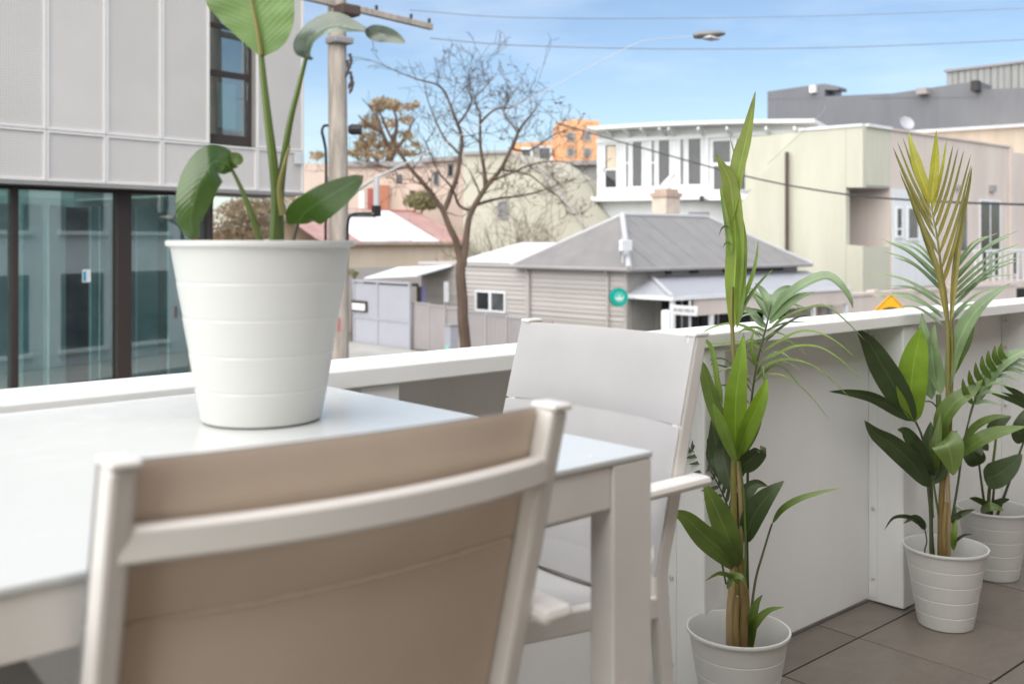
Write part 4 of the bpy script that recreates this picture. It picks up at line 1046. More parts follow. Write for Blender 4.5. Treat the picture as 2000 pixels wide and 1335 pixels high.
q = h0.lerp(h1, 0.55); build(MB().box(q.x - 0.14, q.x + 0.14, q.y - 0.10, q.y + 0.10, q.z - 0.075, q.z - 0.045), 'diffuser', 'frame_white', ls, bev=0.01)

def wire(pts, r, label, name='overhead_wire', mt='wire'):
    o = build(MB().tube(spline(pts, 50), r, 5), name, mt, origin=pts[0]); tag(o, label, 'wire', 'wires over the street'); return o
wire([at(1086, 240, 30), at(1160, 262, 29), at(1250, 288, 28), at(1460, 345, 25), at(1640, 378, 22.5), at(1820, 393, 20), at(2080, 402, 17)], 0.021, 'thick cable crossing in front of the white and green houses')
wire([at(840, 75, 17.2), at(1000, 88, 18), at(1250, 95, 19), at(1500, 95, 19.5), at(1750, 89, 20), at(2080, 74, 20.5)], 0.009, 'lower of the two thin wires across the sky on the right', mt='wire_grey')
wire([at(800, 20, 17.1), at(1000, 34, 18), at(1300, 36, 20), at(1650, 30, 21), at(2080, 13, 22)], 0.007, 'upper of the two thin wires across the sky on the right', mt='wire_grey')
wire([at(1500, 320, 40), at(1600, 226, 44), at(1612, 205, 46)], 0.012, 'thin stay wire running up behind the tall palm spear', mt='wire_grey')
p = on_x(1537, 500, HX - 0.2); p_t = on_x(1537, 297, HX - 0.2)
vp = build(MB().tube([(p.x, p.y, STREET), (p.x, p.y, p_t.z)], 0.085, 10), 'vent_pipe', 'rust_pipe'); tag(vp, 'tall thin rusty vent pipe against the pale green wall', 'pipe')

# =================================================================== TREES
M['bark'] = mat('bark', (0.13, 0.088, 0.065), 0.9, 0.2, 0.3, 6, bump=0.5, bscale=30, stretch=(1, 1, 0.25), dirt=(0.25, 0.20, 0.165), dirt_amt=0.6)
M['twig'] = mat('twig', (0.085, 0.052, 0.035), 0.9, 0.2, 0.3, 4)
M['bud'] = mat('dry_leaf', (0.10, 0.062, 0.035), 0.9, 0.2, 0.4, 4)
def foliage_mat(name, col, trans=0.35, var=0.35, sc=1.2):
    m = mat(name, col, 0.6, 0.3, var, sc)
    n, l = m.node_tree.nodes, m.node_tree.links; p = n['Principled BSDF']
    t = n.new('ShaderNodeBsdfTranslucent'); src = p.inputs['Base Color'].links[0].from_socket; l.new(src, t.inputs['Color'])
    x = n.new('ShaderNodeMixShader'); x.inputs['Fac'].default_value = trans
    l.new(p.outputs[0], x.inputs[1]); l.new(t.outputs[0], x.inputs[2]); l.new(x.outputs[0], n['Material Output'].inputs['Surface'])
    return m
M['gum_leaf'] = foliage_mat('gum_leaf', (0.34, 0.26, 0.155))
M['bush_leaf'] = foliage_mat('bush_leaf', (0.27, 0.25, 0.13))
M['hedge_leaf'] = foliage_mat('hedge_leaf', (0.30, 0.235, 0.15))

rt = random.Random(11)
D0 = 23.0
tr = thing('bare_street_tree', on_z(905, 700, STREET).to_2d().to_3d() * 0 + Vector((at(905, 600, D0).x, at(905, 600, D0).y, STREET)), 'leafless street tree with forked trunk standing before the weatherboard cottage', 'tree')
PXM = D0 / FPX
def limb(pts, r0, r1, name, mt='bark', dd=None, n=26):
    """pts: (px, py[, depth offset])"""
    w = [at(q[0], q[1], D0 + (q[2] if len(q) > 2 else 0.0)) for q in pts]
    s = spline(w, n)
    for i in range(2, n - 1):
        f = i / n; s[i] = s[i] + Vector((noise.noise(s[i] * 1.3), noise.noise(s[i] * 1.3 + Vector((5, 1, 2))), noise.noise(s[i] * 1.3 + Vector((1, 9, 3))))) * 0.05
    rad = [r0 + (r1 - r0) * (i / (n - 1)) ** 0.8 for i in range(n)]
    build(MB().tube(s, rad, 8), name, mt, tr, smooth=True)
    return s, rad
base_px = 470 + (EYE.z - STREET) * FPX / D0
trunk, _ = limb([(909, base_px), (908, 720), (905, 640), (902, 570), (902, 510)], 0.145, 0.11, 'trunk')
LIMBS = []
def L_(pts, r0, r1, name='limb'):
    s, rad = limb(pts, r0, r1, name); LIMBS.append((s, rad)); return s
L_([(902, 520), (893, 475), (880, 440), (868, 408), (835, 368), (800, 325), (775, 290), (752, 245), (738, 215, -0.4)], 0.092, 0.018)
L_([(904, 520), (912, 455), (924, 410), (948, 365), (975, 330), (995, 290), (1010, 258), (1030, 232, 0.4), (1048, 205, 0.5)], 0.088, 0.014)
L_([(868, 410), (888, 360), (897, 315), (902, 275), (893, 245), (882, 215), (868, 180), (850, 163, -0.3), (815, 154, -0.5), (760, 133, -0.8), (700, 112, -1.0)], 0.065, 0.006)
L_([(948, 365), (945, 325), (940, 285), (938, 240), (938, 218), (928, 195), (945, 172, 0.3), (965, 152, 0.5)], 0.05, 0.008)
L_([(924, 412), (900, 398), (885, 370, -0.5), (860, 340, -0.9), (845, 305, -1.0), (828, 270, -1.2)], 0.04, 0.007)
L_([(930, 400), (975, 388, 0.5), (1030, 380, 1.0), (1080, 362, 1.4), (1125, 345, 1.8)], 0.04, 0.006)
L_([(958, 350), (1000, 338, -0.5), (1050, 318, -1.0), (1100, 318, -1.4), (1140, 330, -1.6)], 0.035, 0.006)
L_([(975, 330), (1015, 335, 0.6), (1050, 350, 1.2), (1090, 385, 1.5), (1110, 420, 1.6)], 0.03, 0.006)
L_([(800, 325), (770, 330, 0.5), (735, 325, 0.8), (700, 320, 1.0)], 0.03, 0.006)
L_([(995, 290), (1040, 292, 0.3), (1085, 262, 0.6), (1120, 250, 0.9)], 0.03, 0.005)
L_([(938, 240), (965, 215, -0.4), (1000, 212, -0.6), (1030, 195, -0.8), (1065, 215, -1.0)], 0.03, 0.005)
L_([(897, 300), (865, 270, 0.6), (845, 225, 0.9), (832, 180, 1.2), (826, 150, 1.4)], 0.035, 0.005)
L_([(893, 245), (920, 200, -0.5), (915, 165, -0.7), (925, 135, -0.8)], 0.03, 0.005)
L_([(1010, 258), (985, 220, 0.8), (995, 192, 1.0), (1018, 165, 1.2)], 0.025, 0.005)
tw = MB(); bd = MB()
def twig(p, d, length, r, depth):
    n = 5; pts = [p]; v = d.normalized()
    for i in range(n):
        v = (v + Vector((rt.gauss(0, 0.22), rt.gauss(0, 0.22), rt.gauss(0.02, 0.2)))).normalized()
        pts.append(pts[-1] + v * length / n)
    tw.tube(pts, [max(0.0040, r * (1 - 0.85 * i / n)) for i in range(n + 1)], 4, False)
    if depth > 0:
        for i in range(rt.randint(1, 3)):
            k = rt.randint(1, n); dd = (v + Vector((rt.gauss(0, 0.7), rt.gauss(0, 0.7), rt.gauss(0.15, 0.5)))).normalized()
            twig(pts[k], dd, length * rt.uniform(0.4, 0.7), r * 0.6, depth - 1)
    if rt.random() < 0.15:
        q = pts[-1]
        for _ in range(rt.randint(1, 3)):
            a = Vector((rt.gauss(0, 1), rt.gauss(0, 1), rt.gauss(0, 1))).normalized() * 0.035; b = a.orthogonal().normalized() * 0.022; q2 = q + a * rt.uniform(-1, 1)
            bd.quad(q2 - a, q2 + b, q2 + a, q2 - b)
for (s, rad) in LIMBS:
    for i in range(6, len(s)):
        if rad[i] > 0.06 or rt.random() < 0.25: continue
        for _ in range(1 if rt.random() < 0.9 else 2):
            t = (s[min(i + 1, len(s) - 1)] - s[i - 1]).normalized()
            dd = (t * 0.5 + Vector((rt.gauss(0, 0.7), rt.gauss(0, 0.7), rt.gauss(0.2, 0.6)))).normalized()
            twig(s[i], dd, rt.uniform(0.35, 1.0), max(0.006, rad[i] * 0.35), 2)
o = build(tw, 'twigs', 'twig', tr); o['kind'] = 'stuff'
o = build(bd, 'dry_leaves', 'bud', tr); o['kind'] = 'stuff'

# twiggy leafless shrub against the sage house
p0 = at(1010, 520, 44)
sb = thing('bare_shrub', (p0.x, p0.y, STREET), 'tangled brown leafless shrub in front of the pale sage gable', 'shrub')
tw = MB(); bd = MB()
for i in range(70):
    px = rt.gauss(1010, 55); q = at(px, 545, 44 + rt.uniform(-1, 1)); q.z = STREET + 1.0
    hgt = 545 - (395 + abs(px - 1005) * 0.55)
    twig(q, Vector((rt.gauss(0, 0.2), rt.gauss(0, 0.2), 1)), max(1.0, hgt * 44 / FPX + 0.7) * rt.uniform(0.7, 1.05), 0.02, 3 if i % 2 else 2)
build(tw, 'stems', 'twig', sb)

def leaf_cloud(mb, c, rx, ry, rz, n, size, rr):
    for _ in range(n):
        while True:
            v = Vector((rr.uniform(-1, 1), rr.uniform(-1, 1), rr.uniform(-1, 1)))
            if v.length <= 1: break
        v = v * (v.length ** -0.35 if v.length > 0.05 else 1)
        q = c + Vector((v.x * rx, v.y * ry, v.z * rz))
        a = Vector((rr.gauss(0, 1), rr.gauss(0, 1), rr.gauss(-0.4, 1))).normalized() * size * rr.uniform(0.6, 1.3)
        b = a.cross(Vector((rr.gauss(0, 1), rr.gauss(0, 1), rr.gauss(0, 1)))).normalized() * a.length * 0.38
        mb.quad(q - a, q + b, q + a, q - b)
# eucalypt behind the pole
DE = 66
ge = thing('gum_tree', Vector((at(745, 400, DE).x, at(745, 400, DE).y, STREET)), 'open crowned golden brown gum tree rising behind the pink terrace', 'tree')
g0 = at(752, 420, DE); g0.z = STREET
def gp(px, py, o=0): return at(px, py, DE + o)
build(MB().tube(spline([g0, gp(752, 360), gp(765, 300), gp(770, 262)], 20), [0.38 - 0.011 * i for i in range(20)], 8), 'trunk', 'bark', ge, smooth=True)
for pts in ([(765, 305), (790, 270, 1), (808, 235, 1)], [(765, 300), (745, 255, -1), (735, 215, -1), (740, 195, -1)], [(768, 285), (775, 235), (760, 200)], [(756, 340), (725, 300, 1), (700, 285, 2)], [(745, 258, -1), (715, 240, -2), (700, 225, -2)]):
    build(MB().tube(spline([gp(*q) for q in pts], 10), [0.16 - 0.013 * i for i in range(10)], 6), 'limb', 'bark', ge, smooth=True)
cl = MB(); rg = random.Random(3)
for (px, py, w_, h_, n_) in ((752, 195, 30, 9, 200), (735, 210, 26, 14, 220), (775, 208, 28, 12, 220), (803, 205, 20, 9, 130), (800, 232, 18, 12, 130), (728, 240, 30, 18, 330), (765, 235, 16, 12, 110), (720, 268, 28, 18, 330), (745, 288, 34, 16, 300), (790, 262, 20, 14, 130), (706, 290, 26, 14, 260), (780, 292, 24, 12, 150), (735, 305, 50, 10, 300), (812, 285, 12, 8, 50), (690, 300, 16, 8, 100), (620, 305, 16, 10, 120), (800, 300, 30, 8, 130)):
    for k_ in range(3):
        c_ = gp(px + rg.gauss(0, w_ * 0.35), py + rg.gauss(0, h_ * 0.3), rg.uniform(-2, 2))
        leaf_cloud(cl, c_, w_ * DE / FPX * 0.6, w_ * DE / FPX * 0.6, h_ * DE / FPX * 0.75, n_ // 5, 0.19, rg)
build(cl, 'crown', 'gum_leaf', ge)
# green bush by the pink terrace, weedy tuft by the gate, brown hedge under the overhang
def shrub(name, px, py, w_, h_, dep, n_, size, mt, label, cat='shrub'):
    c0 = at(px, py, dep); t = thing(name, (c0.x, c0.y, STREET), label, cat)
    m_ = MB()
    for k_ in range(9):
        c_ = at(px + rg.gauss(0, w_ * 0.35), py + rg.gauss(0, h_ * 0.3), dep + rg.uniform(-0.6, 0.6))
        leaf_cloud(m_, c_, w_ * dep / FPX * 0.5, w_ * dep / FPX * 0.5, h_ * dep / FPX * 0.5, n_ // 9, size, rg)
    build(m_, 'foliage', mt, t)
    build(MB().tube([(c0.x, c0.y, STREET), (c0.x + 0.05, c0.y, c0.z)], [0.1, 0.04], 6), 'stem', 'bark', t)
shrub('round_bush', 822, 396, 40, 20, 52.5, 1300, 0.14, 'bush_leaf', 'rounded yellow green bush above the red and white iron roof')
shrub('garden_tuft', 690, 534, 12, 9, 39, 200, 0.07, 'bush_leaf', 'small green tuft peeping over the grey gate')
shrub('brown_hedge', 470, 424, 110, 50, 39, 5200, 0.09, 'hedge_leaf', 'brown tangled hedge seen beneath the office overhang', 'hedge')

# =================================================================== POTS AND PLANTS
def leaf_mat(name, base, tip=None, rough=0.32, trans=0.25, under=None, vein=220.0, lat=0.0, coat=0.0):
    m, n, l, p = _nt(name)
    at_ = n.new('ShaderNodeUVMap'); sp = n.new('ShaderNodeSeparateXYZ'); l.new(at_.outputs[0], sp.inputs[0])
    cr = n.new('ShaderNodeValToRGB'); cr.color_ramp.elements[0].color = rgba(base); cr.color_ramp.elements[1].color = rgba(tip or base); cr.color_ramp.elements[1].position = 0.95
    e3 = cr.color_ramp.elements.new(0.992); e3.color = (0.16, 0.10, 0.035, 1)
    l.new(sp.outputs[1], cr.inputs[0])
    nz = n.new('ShaderNodeTexNoise'); nz.inputs['Scale'].default_value = 14; nz.inputs['Detail'].default_value = 5
    tc = n.new('ShaderNodeTexCoord'); l.new(tc.outputs['Object'], nz.inputs['Vector'])
    hs = n.new('ShaderNodeHueSaturation'); mr = n.new('ShaderNodeMapRange'); mr.inputs[1].default_value = 0.3; mr.inputs[2].default_value = 0.7; mr.inputs[3].default_value = 0.78; mr.inputs[4].default_value = 1.22
    l.new(nz.outputs['Fac'], mr.inputs[0]); l.new(mr.outputs[0], hs.inputs['Value']); l.new(cr.outputs[0], hs.inputs['Color'])
    # pale midrib
    ab = n.new('ShaderNodeMath'); ab.operation = 'ABSOLUTE'
    sb_ = n.new('ShaderNodeMath'); sb_.operation = 'SUBTRACT'; sb_.inputs[1].default_value = 0.5; l.new(sp.outputs[0], sb_.inputs[0]); l.new(sb_.outputs[0], ab.inputs[0])
    rr_ = n.new('ShaderNodeMapRange'); rr_.inputs[1].default_value = 0.0; rr_.inputs[2].default_value = 0.045; rr_.inputs[3].default_value = 0.55; rr_.inputs[4].default_value = 0.0
    l.new(ab.outputs[0], rr_.inputs[0])
    mx = n.new('ShaderNodeMix'); mx.data_type = 'RGBA'; l.new(rr_.outputs[0], mx.inputs[0]); l.new(hs.outputs[0], mx.inputs[6]); mx.inputs[7].default_value = rgba([min(1, c * 1.9 + 0.03) for c in base])
    l.new(mx.outputs[2], p.inputs['Base Color'])
    p.inputs['Roughness'].default_value = rough; p.inputs['Specular IOR Level'].default_value = 0.7
    # fine parallel veins
    wv = n.new('ShaderNodeMath'); wv.operation = 'MULTIPLY'; wv.inputs[1].default_value = vein; l.new(sp.outputs[0], wv.inputs[0])
    sn = n.new('ShaderNodeMath'); sn.operation = 'SINE'; l.new(wv.outputs[0], sn.inputs[0])
    if lat:
        m1 = n.new('ShaderNodeMath'); m1.operation = 'MULTIPLY'; m1.inputs[1].default_value = lat; l.new(sp.outputs[1], m1.inputs[0])
        m2 = n.new('ShaderNodeMath'); m2.operation = 'MULTIPLY'; m2.inputs[1].default_value = -lat * 0.35; l.new(ab.outputs[0], m2.inputs[0])
        m3 = n.new('ShaderNodeMath'); m3.operation = 'ADD'; l.new(m1.outputs[0], m3.inputs[0]); l.new(m2.outputs[0], m3.inputs[1])
        m4 = n.new('ShaderNodeMath'); m4.operation = 'ADD'; l.new(m3.outputs[0], m4.inputs[0]); l.new(nz.outputs['Fac'], m4.inputs[1])
        l.new(m4.outputs[0], sn.inputs[0])
    if coat: p.inputs['Coat Weight'].default_value = coat; p.inputs['Coat Roughness'].default_value = 0.22
    bu = n.new('ShaderNodeBump'); bu.inputs['Strength'].default_value = 0.16 if lat else 0.35; bu.inputs['Distance'].default_value = 0.0012; l.new(sn.outputs[0], bu.inputs['Height']); l.new(bu.outputs[0], p.inputs['Normal'])
    t = n.new('ShaderNodeBsdfTranslucent'); hv = n.new('ShaderNodeHueSaturation'); hv.inputs['Value'].default_value = 1.7; hv.inputs['Saturation'].default_value = 1.1
    l.new(mx.outputs[2], hv.inputs['Color']); l.new(hv.outputs[0], t.inputs['Color'])
    x = n.new('ShaderNodeMixShader'); x.inputs[0].default_value = trans
    l.new(p.outputs[0], x.inputs[1]); l.new(t.outputs[0], x.inputs[2]); l.new(x.outputs[0], n['Material Output'].inputs['Surface'])
    return m
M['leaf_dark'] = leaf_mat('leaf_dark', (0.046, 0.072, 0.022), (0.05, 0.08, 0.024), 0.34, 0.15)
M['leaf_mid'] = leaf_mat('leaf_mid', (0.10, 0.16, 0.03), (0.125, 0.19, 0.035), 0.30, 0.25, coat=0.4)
M['leaf_light'] = leaf_mat('leaf_light', (0.17, 0.25, 0.05), (0.2, 0.3, 0.06), 0.36, 0.35)
M['leaf_lime'] = leaf_mat('leaf_lime', (0.17, 0.28, 0.03), (0.22, 0.35, 0.03), 0.36, 0.35)
M['leaf_olive'] = leaf_mat('leaf_olive', (0.24, 0.205, 0.04), (0.15, 0.145, 0.03), 0.34, 0.2)
M['leaf_yellow'] = leaf_mat('leaf_yellow', (0.4, 0.36, 0.05), (0.36, 0.37, 0.05), 0.36, 0.3)
M['leaf_spear'] = leaf_mat('leaf_spear', (0.21, 0.3, 0.04), (0.19, 0.22, 0.035), 0.36, 0.25)
M['leaf_under'] = leaf_mat('leaf_under', (0.156, 0.256, 0.069), (0.169, 0.269, 0.081), 0.5, 0.3, lat=150.0)
M['leaf_big'] = leaf_mat('leaf_big', (0.055, 0.11, 0.022), (0.065, 0.12, 0.028), 0.22, 0.25, lat=120.0, coat=0.5)
M['leaf_pale_sheen'] = leaf_mat('leaf_pale_sheen', (0.185, 0.27, 0.125), (0.20, 0.29, 0.13), 0.26, 0.25, coat=0.8)  # paler base colour carries the sky sheen painted on the leaflets
M['leaf_sheen'] = leaf_mat('leaf_sheen', (0.08, 0.11, 0.075), (0.085, 0.12, 0.07), 0.24, 0.15, lat=90.0, coat=0.8)
M['stem_green'] = mat('stem_green', (0.085, 0.13, 0.022), 0.42, 0.5, 0.25, 14, stretch=(1, 1, 0.3))
M['stem_olive'] = mat('stem_olive', (0.19, 0.17, 0.045), 0.45, 0.5, 0.25, 14, stretch=(1, 1, 0.3))
M['stem_dark'] = mat('stem_dark', (0.060, 0.075, 0.030), 0.45, 0.5, 0.2, 14)
M['sheath'] = mat('stem_sheath', (0.21, 0.145, 0.055), 0.6, 0.3, 0.35, 22, bump=0.3, bscale=60, stretch=(1, 1, 0.12), dirt=(0.10, 0.05, 0.025), dirt_amt=0.9)
M['sheath_tan'] = mat('stem_sheath_tan', (0.36, 0.27, 0.14), 0.65, 0.3, 0.3, 22, bump=0.3, bscale=60, stretch=(1, 1, 0.12), dirt=(0.14, 0.08, 0.04), dirt_amt=0.8)

POT_H, POT_R, POT_B = 0.267, 0.138, 0.088
def make_pot(root, c, soil=0.215):
    c = Vector(c)
    prof = [(0.0, 0.004), (POT_B - 0.006, 0.0), (POT_B, 0.004)]
    rings = [POT_H * f for f in (0.19, 0.385, 0.58, 0.775)]
    def r_at(z): return POT_B + (POT_R - 0.006 - POT_B) * (z / POT_H)
    for z in rings:
        prof += [(r_at(z) - 0.0003, z - 0.004), (r_at(z), z - 0.0012), (r_at(z) - 0.0006, z), (r_at(z), z + 0.0012), (r_at(z) + 0.0004, z + 0.004)]
    prof += [(r_at(POT_H - 0.008), POT_H - 0.010), (POT_R - 0.001, POT_H - 0.008), (POT_R, POT_H - 0.004), (POT_R - 0.001, POT_H), (POT_R - 0.006, POT_H), (POT_R - 0.009, POT_H - 0.006)]
    prof += [(r_at(z) - 0.004, z) for z in (0.2, 0.12, 0.05)] + [(0.0, 0.045)]
    pot = build(MB().lathe(prof, c, 72), 'pot', 'pot', root, smooth=True)
    m = MB(); N = 40; rs = r_at(soil) - 0.006; rr = random.Random(int(c.x * 100))
    m.v.append(c + Vector((0, 0, soil)))
    for k in range(1, 7):
        for q in range(N):
            a = 2 * math.pi * q / N; m.v.append(c + Vector((rs * k / 6 * math.cos(a), rs * k / 6 * math.sin(a), soil + rr.uniform(-0.004, 0.006))))
    for q in range(N): m.f.append((0, 1 + q, 1 + (q + 1) % N))
    for k in range(5):
        for q in range(N): m.f.append((1 + k * N + q, 1 + (k + 1) * N + q, 1 + (k + 1) * N + (q + 1) % N, 1 + k * N + (q + 1) % N))
    build(m, 'soil', 'soil', root, smooth=True)
    return pot

PLANT = {}
def prof_w(f, kind):
    if kind == 'lance': return max(0.0, (math.sin(math.pi * min(1, f ** 0.72)) ** 0.85) if f < 1 else 0)
    if kind == 'strap': return min(1, f * 5) ** 0.6 * min(1, (1 - f) * 2.2) ** 0.8
    if kind == 'paddle': return (math.sin(math.pi * f ** 0.8) ** 0.55) if 0 < f < 1 else 0.02
    if kind == 'ovate': return (math.sin(math.pi * f ** 0.62) ** 0.7) if 0 < f < 1 else 0.02
    if kind == 'ovate2': return min(1, (f / 0.42)) ** 0.9 * min(1, (1 - f) * 2.5) ** 0.7
    if kind == 'needle': return min(1, f * 8) * (1 - f) ** 0.55
    return 1
def leaf(pts, width, mt, root, D, kind='lance', roll=0.0, fold=0.25, wave=0.0, n=22, name='leaf', m=7, roll1=None, curl=0.0, parent=None, ripple=0.0, kind_l=None, wl=1.0):
    """blade along photo points (px, py[, depth offset]); width in photo pixels; roll turns the face about the midrib from facing the viewer"""
    w = [at(q[0], q[1], D + (q[2] if len(q) > 2 else 0.0)) for q in pts]
    s = spline(w, n); me = MB(); uv = []
    sd_ = random.Random(int(pts[0][0] * 7 + pts[-1][1] * 13))
    ph = sd_.uniform(0, 6)
    for i, p in enumerate(s):
        t = (s[min(i + 1, n - 1)] - s[max(i - 1, 0)]).normalized()
        view = (EYE - p).normalized()
        side = t.cross(view)
        side = side.normalized() if side.length > 0.02 else t.orthogonal().normalized()
        nrm = side.cross(t).normalized()
        f = i / (n - 1); ro = R(roll + ((roll1 - roll) * f if roll1 is not None else 0))
        sd2 = side * math.cos(ro) + nrm * math.sin(ro); nm2 = nrm * math.cos(ro) - side * math.sin(ro)
        hw = width * 0.5 * prof_w(f, kind) * (p - EYE).dot(CV) / FPX
        hw0 = hw
        for k in range(m):
            u = -1 + 2 * k / (m - 1)
            if kind_l: hw = hw0 if u >= 0 else width * 0.5 * wl * prof_w(f, kind_l) * (p - EYE).dot(CV) / FPX
            off = fold * abs(u) * hw - curl * u * u * hw
            if wave: off += wave * hw * math.sin(f * 11 + ph + u * 1.3) * abs(u)
            if ripple: off += ripple * hw * math.sin(f * 46 + ph) * abs(u)
            me.v.append(p + sd2 * (u * hw * (1 - 0.10 * fold)) + nm2 * off); uv.append(((u + 1) / 2, f))
    for i in range(n - 1):
        for k in range(m - 1):
            a = i * m + k; me.f.append((a, a + 1, a + 1 + m, a + m))
    o = build(me, name, mt, parent or root, smooth=True)
    me_ = o.data; ul = me_.uv_layers.new(name='UVMap')
    for lp in me_.loops: ul.data[lp.index].uv = uv[lp.vertex_index]
    return o
def stem(pts, r0, r1, mt, root, D, name='stem', n=24, sides=8, flat=1.0):
    """radii in photo pixels"""
    w = [at(q[0], q[1], D + (q[2] if len(q) > 2 else 0.0)) for q in pts]
    s = spline(w, n); k = D / FPX
    return build(MB().tube(s, [(r0 + (r1 - r0) * i / (n - 1)) * k for i in range(n)], sides, True, flat), name, mt, root, smooth=True)

# ---------------- bird of paradise on the table
c1 = Vector((0.736, 1.384, TZ + 0.0005))
s1 = thing('potted_strelitzia', c1, 'large leaved bird of paradise in white ringed pot on the table', 'plant')
make_pot(s1, c1)
D1 = 1.522
def sl(px, py): return (px, py)
stem([(536, 520), (537, 470), (540, 400), (536, 340), (524, 240), (515, 160), (510, 104)], 14, 5.5, 'stem_green', s1, D1, n=30)
stem([(545, 520, .01), (546, 470, .01), (546, 400, .01), (552, 330, .01), (566, 240, .0), (582, 175, .0), (598, 112, .0)], 11, 4.0, 'stem_green', s1, D1, n=30)
stem([(553, 420), (546, 370), (556, 318), (566, 285)], 8, 2, 'stem_olive', s1, D1 - 0.01, 'sheath')
stem([(522, 510, -.03), (508, 470, -.03), (492, 420, -.03), (472, 370, -.03), (454, 333, -.03)], 8, 3.2, 'stem_green', s1, D1)
stem([(566, 500, -.03), (572, 472, -.03), (577, 452, -.03), (582, 436, -.03)], 4.5, 3.0, 'stem_dark', s1, D1)
# tall upright blade, seen from beneath
leaf([(511, 112), (503, 60), (491, 0), (478, -70), (462, -150), (452, -220, .03)], 176, 'leaf_under', s1, D1, 'paddle', roll=16, fold=0.10, ripple=0.02, n=40, m=13, kind_l='ovate2', wl=1.0)
stem([(510, 108, -.004), (503, 60, -.006), (491, 0, -.006), (478, -70, -.006), (462, -150, -.004)], 5, 2, 'stem_olive', s1, D1, 'midrib')
# curled silvery blade arching right
leaf([(599, 116), (597, 92, -.02), (618, 64, -.04), (652, 50, -.05), (690, 56, -.05), (722, 64, -.05)], 66, 'leaf_sheen', s1, D1, 'paddle', roll=40, roll1=62, fold=0.45, curl=0.2, wave=0.10, n=32, m=9)
leaf([(712, 62, -.05), (735, 64, -.05), (762, 70, -.055), (792, 84, -.06)], 34, 'leaf_sheen', s1, D1, 'paddle', roll=-25, roll1=10, fold=0.3, wave=0.15, n=20, name='leaf_tip')
# drooping blade on the left
leaf([(455, 334, -.03), (440, 318, -.05), (415, 318, -.08), (392, 350, -.10), (378, 395, -.11), (372, 435, -.11), (384, 470, -.10)], 74, 'leaf_big', s1, D1, 'paddle', roll=-20, roll1=18, fold=-0.25, curl=0.15, wave=0.10, n=32, m=9)
leaf([(452, 330, -.03), (452, 318, -.035), (462, 312, -.035), (475, 316, -.03)], 34, 'leaf_mid', s1, D1, 'paddle', roll=10, fold=0.3, n=14, name='leaf_lobe')
# small glossy blade right
leaf([(582, 438, -.03), (592, 418, -.05), (622, 396, -.07), (662, 372, -.08), (710, 343, -.09)], 78, 'leaf_big', s1, D1, 'paddle', roll=-30, roll1=-20, fold=0.22, wave=0.05, n=28, m=9)

# ---------------- palm 1 beside the chair
P1 = Vector((2.264, 1.625, 0.0))
k1 = thing('potted_palm', P1, 'tallest palm with unopened spear in white pot beside the pale chair', 'plant', 'white potted palms along the balustrade')
make_pot(k1, P1, 0.13)
D2 = 2.72
for (pts, r0, r1, mt) in (
    ([(1430, 1330), (1428, 1268), (1427, 1200), (1430, 1150), (1434, 1090)], 11, 7, 'sheath_tan'), ([(1447, 1330), (1449, 1268, -.01), (1452, 1200, -.01), (1450, 1140), (1445, 1085)], 13, 7, 'sheath'),
    ([(1440, 1330), (1438, 1268, -.03), (1437, 1215, -.03), (1440, 1165, -.02)], 8, 5, 'sheath'), ([(1456, 1330), (1462, 1262, .01), (1461, 1200, .01), (1459, 1150, .01)], 6, 4, 'stem_olive')):
    stem(pts, r0, r1, mt, k1, D2, 'cane')
stem([(1436, 1160), (1434, 1060), (1433, 960), (1434, 890), (1437, 800)], 8, 5, 'stem_olive', k1, D2)
stem([(1446, 1150), (1448, 1050), (1446, 980), (1440, 900)], 5, 4, 'sheath_tan', k1, D2)
stem([(1436, 800), (1434, 720), (1431, 660), (1429, 610), (1430, 560)], 4.2, 3.5, 'stem_olive', k1, D2)
stem([(1461, 1190), (1459, 1060), (1460, 960), (1462, 860), (1468, 780), (1480, 700), (1496, 640), (1506, 595)], 3.2, 1.6, 'stem_dark', k1, D2 + 0.03)
stem([(1466, 1200), (1476, 1130), (1490, 1080), (1502, 1040), (1508, 1022)], 2.6, 1.8, 'stem_dark', k1, D2 - 0.03)
stem([(1455, 1130), (1456, 1040), (1452, 960), (1444, 900)], 2.6, 2.2, 'stem_green', k1, D2 - .02)
stem([(1418, 1140), (1410, 1100), (1402, 1070)], 2, 1.6, 'stem_dark', k1, D2)
# spear of folded leaflets
leaf([(1430, 650), (1434, 560), (1437, 470), (1432, 400), (1424, 350), (1412, 325), (1398, 300)], 38, 'leaf_spear', k1, D2, 'strap', roll=12, fold=0.35, n=30)
leaf([(1440, 640, -.01), (1444, 560, -.01), (1447, 480, -.01), (1440, 410), (1434, 360)], 24, 'leaf_light', k1, D2, 'strap', roll=-25, fold=0.4)
leaf([(1430, 430), (1436, 370), (1446, 320), (1458, 270), (1467, 225), (1476, 177)], 29, 'leaf_spear', k1, D2, 'strap', roll=20, fold=0.5, n=30)
leaf([(1426, 420), (1424, 370), (1432, 310), (1446, 268), (1464, 245)], 9, 'leaf_olive', k1, D2 + .01, 'needle', roll=30, fold=0.4)
leaf([(1428, 500), (1420, 440), (1412, 395), (1406, 360)], 14, 'leaf_light', k1, D2 - .01, 'needle', roll=0, fold=0.4)
leaf([(1445, 600), (1462, 560), (1472, 530), (1478, 500), (1481, 470)], 11, 'leaf_light', k1, D2, 'needle', roll=10, fold=0.4)
leaf([(1438, 640), (1452, 600), (1470, 570), (1490, 545), (1510, 525)], 10, 'leaf_mid', k1, D2 + .02, 'needle', roll=10, fold=0.4)
leaf([(1430, 455), (1420, 442), (1410, 445), (1404, 460)], 8, 'leaf_mid', k1, D2 - .01, 'needle', roll=50); leaf([(1430, 485), (1424, 474), (1416, 475), (1412, 485)], 7, 'leaf_mid', k1, D2 - .01, 'needle', roll=50)
